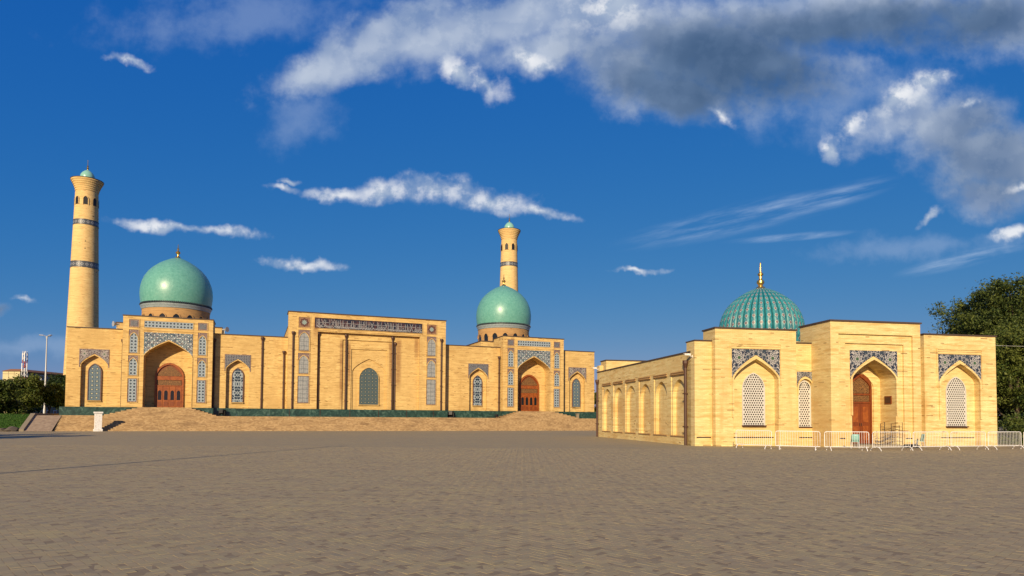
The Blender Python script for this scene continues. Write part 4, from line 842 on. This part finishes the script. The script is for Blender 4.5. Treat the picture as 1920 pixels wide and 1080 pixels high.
MB().lathe([(.42, 13.0), (.36, 13.12), (.20, 13.2), (.20, 13.35), (.32, 13.5), (.30, 13.68), (.13, 13.82), (.12, 14.1), (.24, 14.2), (.22, 14.32), (.10, 14.42), (.075, 14.6), (.06, 15.15), (.02, 15.3)], *dc, 16, cap=True).build('finial', M['gold'], dm, smooth=True)
# things on and before the library
def cctv(p, rz, lab):
    o = tag(empty('security_camera', p, rz), lab, 'camera', 'security cameras on the library')
    MB().box(-.05, .05, -.02, .0, -.08, .08).build('mount', M['white_paint'], o); MB().tube([(0, -.0, 0), (0, -.25, .05)], .025, 6).build('arm', M['white_paint'], o); m_ = MB(); m_.box(-.06, .06, -.55, -.15, .06, .17); m_.box(-.075, .075, -.62, -.13, .172, .19); m_.build('housing', M['white_paint'], o)
cctv(lw(-.002, .3, 5.85), LA - math.pi / 2 + .0, 'white security camera on the left front corner of the library')
cctv(lw(-.034, 20.6, 6.45), LA - math.pi / 2, 'white security camera at the far rear corner of the library')
cctv(lw(22.402, .4, 5.6), LA + math.pi / 2, 'white security camera on the right corner of the library')
pq = tag(empty('wall_plaque', lw(13.32, -1.08, 3.1), LA), 'square brown plaque hanging inside the library portal', 'plaque')
MB().box(-.05, 0, -.30, .30, -.27, .27).build('frame', M['door_wood'], pq); MB().box(-.06, -.045, -.23, .23, -.20, .20).build('panel', M['pipe_brown'], pq)
def chair(p, rz, lab):
    o = tag(empty('plastic_chair', p, rz), lab, 'chair', 'plastic chairs by the library portal'); T_ = M['plastic_teal']
    m_ = MB(); m_.add([(-.22, -.22, .43), (.22, -.22, .43), (.20, .2, .40), (-.20, .2, .40), (-.22, -.22, .46), (.22, -.22, .46), (.20, .2, .43), (-.20, .2, .43)], [(0, 3, 2, 1), (4, 5, 6, 7), (0, 1, 5, 4), (1, 2, 6, 5), (2, 3, 7, 6), (3, 0, 4, 7)]); m_.build('seat', T_, o)
    m_ = MB(); n_ = 7
    for j, (z, yb) in enumerate(((.42, .20), (.60, .25), (.76, .29), (.88, .31))):
        for i in range(n_): t = i / (n_ - 1) * 2 - 1; wq = .23 - (.03 if j == 3 else 0); m_.v.append((wq * t, yb - .07 * t * t, z))
    for j in range(3):
        for i in range(n_ - 1): p0 = j * n_ + i; m_.f.append((p0, p0 + 1, p0 + n_ + 1, p0 + n_))
    bk = m_.build('backrest', T_, o, smooth=True); md = bk.modifiers.new('solid', 'SOLIDIFY'); md.thickness = .02
    for sx in (-1, 1):
        MB().tube([(sx * .19, -.19, .44), (sx * .23, -.24, 0)], .018, 6).build('leg', M['steel_grey'], o); MB().tube([(sx * .18, .18, .42), (sx * .23, .28, 0)], .018, 6).build('leg', M['steel_grey'], o)
chair(lw(8.75, -3.7), LA + 2.6, 'pale teal plastic chair in front of the left side of the library door')
chair(lw(14.0, -2.9), LA - 1.9, 'pale teal plastic chair at the right of the library portal')
# folded iron rack in the portal
rk = tag(empty('iron_rack', lw(12.55, -2.1, .17), LA), 'dark folding iron rack standing before the library door', 'rack')
for x_, ang_ in ((-.55, .5), (.5, -.5)):
    m_ = MB(); ca_, sa_ = math.cos(ang_), math.sin(ang_)
    def pt(t, z): return (x_ + t * ca_, t * sa_, z)
    m_.tube([pt(-.32, 0), pt(-.32, 1.35), pt(.32, 1.45), pt(.32, 0)], .022, 6); [m_.tube([pt(-.32, z), pt(.32, z)], .014, 6) for z in (.2, .45, .7, .95, 1.15)]; m_.build('side_frame', M['rust_iron'], rk)
m_ = MB(); [m_.tube([(-.5, .1, z), (.5, .1, z + .03)], .014, 6) for z in (.3, .55, .8, 1.0)]; m_.build('cross_bar', M['rust_iron'], rk)
m_ = MB()
for z in (.42, .78): m_.box(-.45, .45, -.05, .22, z, z + .03)
m_.build('shelf', M['rust_iron'], rk)
sk = MB().prism([(-.5, 0), (.5, 0), (.42, .16), (.2, .24), (-.3, .22)], -.25, .25).build('floor_sack', M['black_box']); sk.location = lw(13.3, -3.0); sk.rotation_euler.z = LA; tag(sk, 'low black bundle on the ground beside the right chair', 'bundle')

# ================================================================== crowd barriers
def barrier(p0, p1, lab, proto={}):
    p0, p1 = Vector((*p0, 0)), Vector((*p1, 0)); L_ = (p1 - p0).length; rz = math.atan2(p1.y - p0.y, p1.x - p0.x)
    o = tag(empty('crowd_barrier', p0, rz), lab, 'barrier', 'white crowd barriers before the library'); Wm = M['barrier_white']; w = L_ - .10; H = 1.08; lo_ = .22
    m_ = MB(); r = .02; cr = .10; m_.tube([(.05, 0, lo_), (.05, 0, H - cr), (.05 + cr * .3, 0, H - cr * .3), (.05 + cr, 0, H), (.05 + w - cr, 0, H), (.05 + w - cr * .3, 0, H - cr * .3), (.05 + w, 0, H - cr), (.05 + w, 0, lo_), (.05, 0, lo_)], r, 8); m_.build('frame', Wm, o)
    if 'bar' not in proto: b = MB().tube([(0, 0, lo_), (0, 0, H)], .0075, 6).build('bar', Wm, o); proto['bar'] = b.data; bpy.data.objects.remove(b)
    n_ = int(w / .125)
    for i in range(1, n_): b = bpy.data.objects.new('bar', proto['bar']); COL.objects.link(b); b.parent = o; b.location = (.05 + w * i / n_, 0, 0)
    for x in (.28, L_ - .28):
        MB().tube([(x, -.36, 0), (x, -.33, .09), (x, -.22, .20), (x, -.08, .235), (x, .08, .235), (x, .22, .20), (x, .33, .09), (x, .36, 0)], .019, 8).build('foot', Wm, o)
    return o
BP = [lw(1.5, -2.3), lw(2.75, -4.55), lw(4.80, -6.15), lw(7.35, -6.85), lw(10.4, -6.35), lw(13.4, -5.85), lw(16.4, -5.45), lw(19.4, -5.05), lw(22.4, -4.7)]
NM = ['first crowd barrier, its left end nearest the library wall', 'white crowd barrier below the narrow lattice window, second from the left', 'white crowd barrier in front of the left teal chair', 'white crowd barrier in front of the iron rack', 'white crowd barrier in front of the right edge of the portal', 'white crowd barrier below the right lattice window', 'white crowd barrier at the right corner of the library', 'white crowd barrier in front of the trees at the right edge']
for i in range(8): dv = (BP[i + 1] - BP[i]); e_ = dv.normalized() * .07; barrier((BP[i] + e_)[:2], (BP[i + 1] - e_)[:2], NM[i])

# ================================================================== trees
def crown_mesh(name, blobs, n_leaf, size, m_, par, seed, stray=.12):
    """blobs: (x, y, z, rx, ry, rz); leaves gathered in small clumps with gaps between"""
    g_ = np.random.default_rng(seed); vol = np.array([b[3] * b[4] * b[5] for b in blobs]) ** .75; pk = vol / vol.sum(); ncl = max(60, n_leaf // 60)
    bi = g_.choice(len(blobs), ncl, p=pk); B = np.array(blobs)[bi]; dirs = g_.normal(size=(ncl, 3)); dirs /= np.linalg.norm(dirs, axis=1)[:, None]
    rad_ = g_.uniform(0.35, 1.0, ncl) ** .45 * (1 + (stray + .10) * np.abs(g_.normal(size=ncl))); C = B[:, :3] + dirs * B[:, 3:] * rad_[:, None]
    ci = g_.integers(0, ncl, n_leaf); cs = g_.uniform(.18, .62, ncl)[ci] * (np.mean([b[3] for b in blobs]) / 2.6) ** .5; Pp = C[ci] + g_.normal(size=(n_leaf, 3)) * cs[:, None] * np.array([1, 1, .7])
    nrm = g_.normal(size=(n_leaf, 3)) + np.array([0, 0, .5]); nrm /= np.linalg.norm(nrm, axis=1)[:, None]; t1 = np.cross(nrm, g_.normal(size=(n_leaf, 3))); t1 /= np.linalg.norm(t1, axis=1)[:, None]; t2 = np.cross(nrm, t1)
    sz = size * g_.uniform(.6, 1.3, n_leaf)[:, None]; V = np.stack([Pp - t1 * sz, Pp + t2 * sz * .42, Pp + t1 * sz, Pp - t2 * sz * .42], 1)
    return np_mesh(name, V.reshape(-1, 3), np.arange(n_leaf * 4).reshape(-1, 4), m_, par)
def tree(loc, H, spread, seed, lab, n_leaf=14000, size=.22, m_='leaf_mid', low=.30, group=None, name='broadleaf_tree', nb=9, squash=1.0):
    rr_ = random.Random(seed); o = tag(empty(name, loc, rr_.uniform(0, 6.28)), lab, 'tree', group); blobs = []; tk = MB(); top = Vector((rr_.uniform(-.4, .4), rr_.uniform(-.4, .4), H * .55))
    tk.tube([(0, 0, -.1), (0.05, 0, H * .12), tuple(top * .5), tuple(top), (top.x * 1.3, top.y, H * .8)], [H * .028, H * .022, H * .018, H * .012, H * .004], 9)
    for i in range(nb):
        a_ = 6.28 * i / nb + rr_.uniform(-.4, .4); zc = H * (low + (0.93 - low) * rr_.random() ** .8); rad_ = spread * (0.30 + .62 * rr_.random()) * (1.0 - .55 * max(0, (zc / H - .55) / .45)); c_ = Vector((math.cos(a_) * rad_, math.sin(a_) * rad_, zc)); b_ = spread * rr_.uniform(.22, .40)
        blobs.append((c_.x, c_.y, c_.z, b_, b_, b_ * rr_.uniform(.55, .85) * squash)); st = Vector((0, 0, H * rr_.uniform(.15, .45))); mid = st.lerp(c_, .55) + Vector((0, 0, -.06 * H)); tk.tube([tuple(st), tuple(mid), tuple(c_)], [H * .011, H * .007, H * .002], 6)
    blobs.append((0, 0, H * .58, spread * .5, spread * .5, H * .20)); blobs.append((top.x, top.y, H * .86, spread * .24, spread * .24, H * .12))
    tk.build('trunk', M['bark'], o, smooth=True); crown_mesh('crown', blobs, n_leaf, size, M[m_], o, seed); return o
GL = 'trees left of the mosque'; GR = 'trees behind the library'
def at(px, Zd, z=0.0): return Vector(((px - 960) / 1230.0 * Zd, Zd, z))
tree(at(-10, 78, .8), 5.0, 2.7, 21, 'dark round tree cut by the left edge of the photo', 12000, .2, 'leaf_dark', .12, GL)
tree(at(48, 88, TZ), 4.9, 2.6, 22, 'low spreading green tree beside the path, left one', 12000, .16, 'leaf_mid', .12, GL)
tree(at(92, 92, TZ), 4.4, 2.6, 23, 'low spreading green tree beside the path, right one', 13000, .18, 'leaf_mid', .10, GL)
tree(at(114, 100, TZ), 6.3, 2.6, 24, 'dark taller tree against the left end of the mosque', 12000, .2, 'leaf_deep', .2, GL)
tree(at(16, 108, TZ), 4.2, 3.4, 25, 'dark tree in front of the yellow apartment block', 10000, .2, 'leaf_dark', .15, GL)
tree(at(74, 116, TZ), 5.2, 3.4, 26, 'tree behind the low pair, below the street lamps', 10000, .2, 'leaf_dark', .15, GL)
tree(at(1843, 70), 15.0, 6.0, 31, 'tall loose leaved tree rising over the right corner of the library', 62000, .135, 'leaf_mid', .25, GR, nb=22)
tree(at(1792, 78), 12.9, 4.0, 32, 'slender tree with sparse top behind the library roof', 24000, .13, 'leaf_mid', .35, GR, nb=13)
tree(at(1928, 64), 15.4, 6.4, 33, 'largest dark tree at the right edge of the photo', 76000, .14, 'leaf_dark', .16, GR, nb=24)
tree(at(1905, 58), 9.6, 4.6, 34, 'leafy bright tree at the right edge, lower than the big one', 36000, .13, 'leaf_mid', .30, GR, nb=10)
tree(at(1895, 68), 8.0, 5.2, 35, 'deep green undergrowth tree behind the right barrier', 20000, .22, 'leaf_deep', .08, GR, nb=12)
tree(at(1860, 76), 10.0, 5.0, 38, 'deep green tree filling the gap beyond the library corner', 18000, .22, 'leaf_deep', .08, GR, nb=12)
tree(at(1116, 150, 0), 7.5, 4.5, 36, 'small distant tree in the gap between mosque and library', 7000, .25, 'leaf_dark', .15)
tree(at(1135, 158, 0), 8.5, 4.5, 37, 'small distant tree hidden mostly by the far end of the library', 6000, .25, 'leaf_dark', .15)
# trees just outside the picture whose shade falls on the plaza's left edge
tree(Vector((-42.5, 33.5, 0)), 9.0, 3.2, 41, 'tree outside the left edge shading the far left of the plaza', 9000, .2, 'leaf_mid', .4, 'trees outside the left edge')
tree(Vector((-47.5, 39, 0)), 8.4, 3.0, 42, 'second tree outside the left edge shading the plaza', 8000, .2, 'leaf_mid', .4, 'trees outside the left edge')
# flowering shrub under the right trees
def shrub(loc, r_, h_, seed, lab):
    o = tag(empty('shrub', loc), lab, 'shrub', 'shrubs below the right trees'); crown_mesh('foliage', [(0, 0, h_ * .5, r_, r_, h_ * .5), (r_ * .5, 0, h_ * .4, r_ * .6, r_ * .6, h_ * .4)], 3500, .11, M['leaf_dark'], o, seed)
    MB().tube([(0, 0, -.05), (.05, 0, h_ * .5)], [.06, .02], 6).build('stem', M['bark'], o); return o
shrub(at(1890, 50), 1.2, 1.9, 51, 'low dark shrub behind the barrier beside the library corner'); shrub(at(1925, 51), 1.4, 2.2, 52, 'low dark shrub behind the barrier at the right edge')

# ================================================================== left background
bl = tag(empty('apartment_block', Vector((-178.9, 230, 0))), 'yellow apartment block with flat reddish roof far behind the left trees', 'building')
mat('render_yellow', lambda n, b: n.mix(n.noise(objc(n), .7, 4), (.62, .55, .32), (.52, .45, .25)), 0.9, 0.2); mat('render_shade_joint', lambda n, b: n.mix(n.noise(objc(n), .6, 4), (.26, .20, .13), (.18, .14, .10)), 0.9, 0.2); mat('roof_red', (.30, .14, .07), 0.9, 0.2)  # darker render paints the shade on the long side wall; joints share it
MB().box(0, 6.1, 0, .4, 0, 17.0).build('end_wall', M['render_yellow'], bl); MB().box(.003, 6.05, .402, 44, 0, 16.9).build('side_wall', M['render_shade_joint'], bl)
rf = MB(); rf.add([(-.4, -.4, 17.0), (6.6, -.4, 17.0), (6.6, 44.4, 17.0), (-.4, 44.4, 17.0), (1.2, 2, 17.9), (5.0, 2, 17.9), (5.0, 42, 17.9), (1.2, 42, 17.9)], [(0, 1, 2, 3), (4, 5, 6, 7), (0, 1, 5, 4), (1, 2, 6, 5), (2, 3, 7, 6), (3, 0, 4, 7)]); rf.build('roof', M['roof_red'], bl)
for kx in range(11):
    for kz in range(5):
        y0 = 2.2 + kx * 3.8; z0 = 1.8 + kz * 3.2; wq = MB().box(6.03, 6.10, y0, y0 + 1.8, z0, z0 + 1.6).build('window', M['white_paint'], bl); MB().box(6.08, 6.115, y0 + .12, y0 + 1.68, z0 + .12, z0 + 1.48).build('pane', M['glass_dark'], wq)
for kz in range(5): MB().box(0, 6.1, -.03, .0, 3.2 + kz * 3.2, 3.32 + kz * 3.2).build('panel_joint', M['render_shade_joint'], bl)
for x_ in (2.0, 4.0): MB().box(x_, x_ + .1, -.035, 0, 0, 17.0).build('panel_joint', M['render_shade_joint'], bl)
def street_lamp(p, H, heads, lab, base_r=.13):
    o = tag(empty('street_lamp', p), lab, 'street lamp', 'street lamps'); MB().tube([(0, 0, -.1), (0, 0, .9), (0, 0, 1.0), (0, 0, H)], [base_r * 1.4, base_r * 1.3, base_r, base_r * .55], 10).build('pole', M['steel_grey'], o, smooth=True)
    for a_ in heads:
        ax, ay = math.cos(a_), math.sin(a_); MB().tube([(0, 0, H - .5), (ax * .2, ay * .2, H + .02), (ax * .45, ay * .45, H + .08)], .045, 6).build('arm', M['steel_grey'], o)
        hd = MB(); m4 = Matrix.Translation((ax * .42, ay * .42, H + .07)) @ Matrix.Rotation(a_, 4, 'Z'); hd.add([m4 @ Vector(q_) for q_ in ((0, -.10, -.05), (.55, -.15, -.03), (.55, .15, -.03), (0, .10, -.05), (0, -.07, .07), (.5, -.10, .10), (.5, .10, .10), (0, .07, .07))], [(0, 3, 2, 1), (4, 5, 6, 7), (0, 1, 5, 4), (1, 2, 6, 5), (2, 3, 7, 6), (3, 0, 4, 7)]); hd.build('lamp_head', M['steel_grey'], o)
    return o
street_lamp(at(84, 96, TZ), 11.6, (R(-20), R(100), R(205)), 'tall three-headed street lamp left of the mosque')
street_lamp(at(76, 118, TZ), 6.6, (R(190),), 'short single-arm street lamp behind the tall one', .11)
street_lamp(Vector((-18.35, 6.3, 0)), 12.0, (R(70), R(250)), 'two-armed street lamp outside the left edge, its thin shadow crossing the plaza', .12)
ms_ = tag(empty('antenna_mast', at(44, 215, 0)), 'red and white lattice antenna mast above the apartment roof', 'mast'); mat('mast_red', (.42, .10, .07), .6, .3)
H0 = 22.6
for i in range(16):
    if i % 2 == 0: t_ = MB()
    z0, z1 = i * H0 / 16, (i + 1) * H0 / 16; w0 = .8 - .4 * i / 16; w1 = .8 - .4 * (i + 1) / 16; cs = ((-1, -1), (1, -1), (1, 1), (-1, 1))
    for j in range(4): a_, b_ = cs[j], cs[(j + 1) % 4]; t_.tube([(a_[0] * w0, a_[1] * w0, z0), (a_[0] * w1, a_[1] * w1, z1)], .09, 5); t_.tube([(a_[0] * w0, a_[1] * w0, z0), (b_[0] * w1, b_[1] * w1, z1)], .05, 4)
    if i % 2: t_.build('mast_section', M['mast_red' if (i // 2) % 2 == 0 else 'white_paint'], ms_)
for j in range(6): a_ = j * 1.047; MB().box(-.13 + math.cos(a_) * .75, .13 + math.cos(a_) * .75, -.1 + math.sin(a_) * .75, .1 + math.sin(a_) * .75, 16.0 + (j % 2) * 3.2, 18.6 + (j % 2) * 3.4).build('antenna_panel', M['white_paint'], ms_)
# white pillar at the foot of the steps
pl = tag(empty('stone_pillar', mw(-30.35, -8.95), MA + R(18)), 'white square pillar with a cap at the foot of the mosque steps', 'pillar')
MB().box(-.40, .40, -.40, .40, 0, .25).build('base', M['white_paint'], pl); MB().box(-.32, .32, -.32, .32, .25, 1.95).build('shaft', M['white_paint'], pl); MB().box(-.40, .40, -.40, .40, 1.95, 2.12).build('cap', M['white_paint'], pl)
# rough stones along the lawn edge
for i in range(7):
    bm = bmesh.new(); bmesh.ops.create_icosphere(bm, subdivisions=2, radius=1.0); rr_ = random.Random(i)
    for v_ in bm.verts: v_.co *= 1 + rr_.uniform(-.22, .22)
    me = bpy.data.meshes.new('edging_stone'); bm.to_mesh(me); bm.free(); me.materials.append(M['rock']); o = bpy.data.objects.new('edging_stone', me); COL.objects.link(o)
    s_ = rr_.uniform(.3, .65); o.scale = (s_ * 1.3, s_, s_ * .7); o.location = mw(-38.1 - i * .8, D0 + rr_.uniform(-.5, .4), .12); o.rotation_euler.z = rr_.uniform(0, 6)
    tag(o, 'rough brown stone edging the foot of the lawn bank', 'stone', 'edging stones')
# overhead cable on the right, from the library corner
cb_ = MB().tube([tuple(lw(22.41, .6, 7.2)), (38.0, 47.4, 7.15), (46, 49, 7.3)], .006, 5).build('overhead_cable', M['white_paint']); tag(cb_, 'thin pale cable running right from the library roof corner', 'cable')
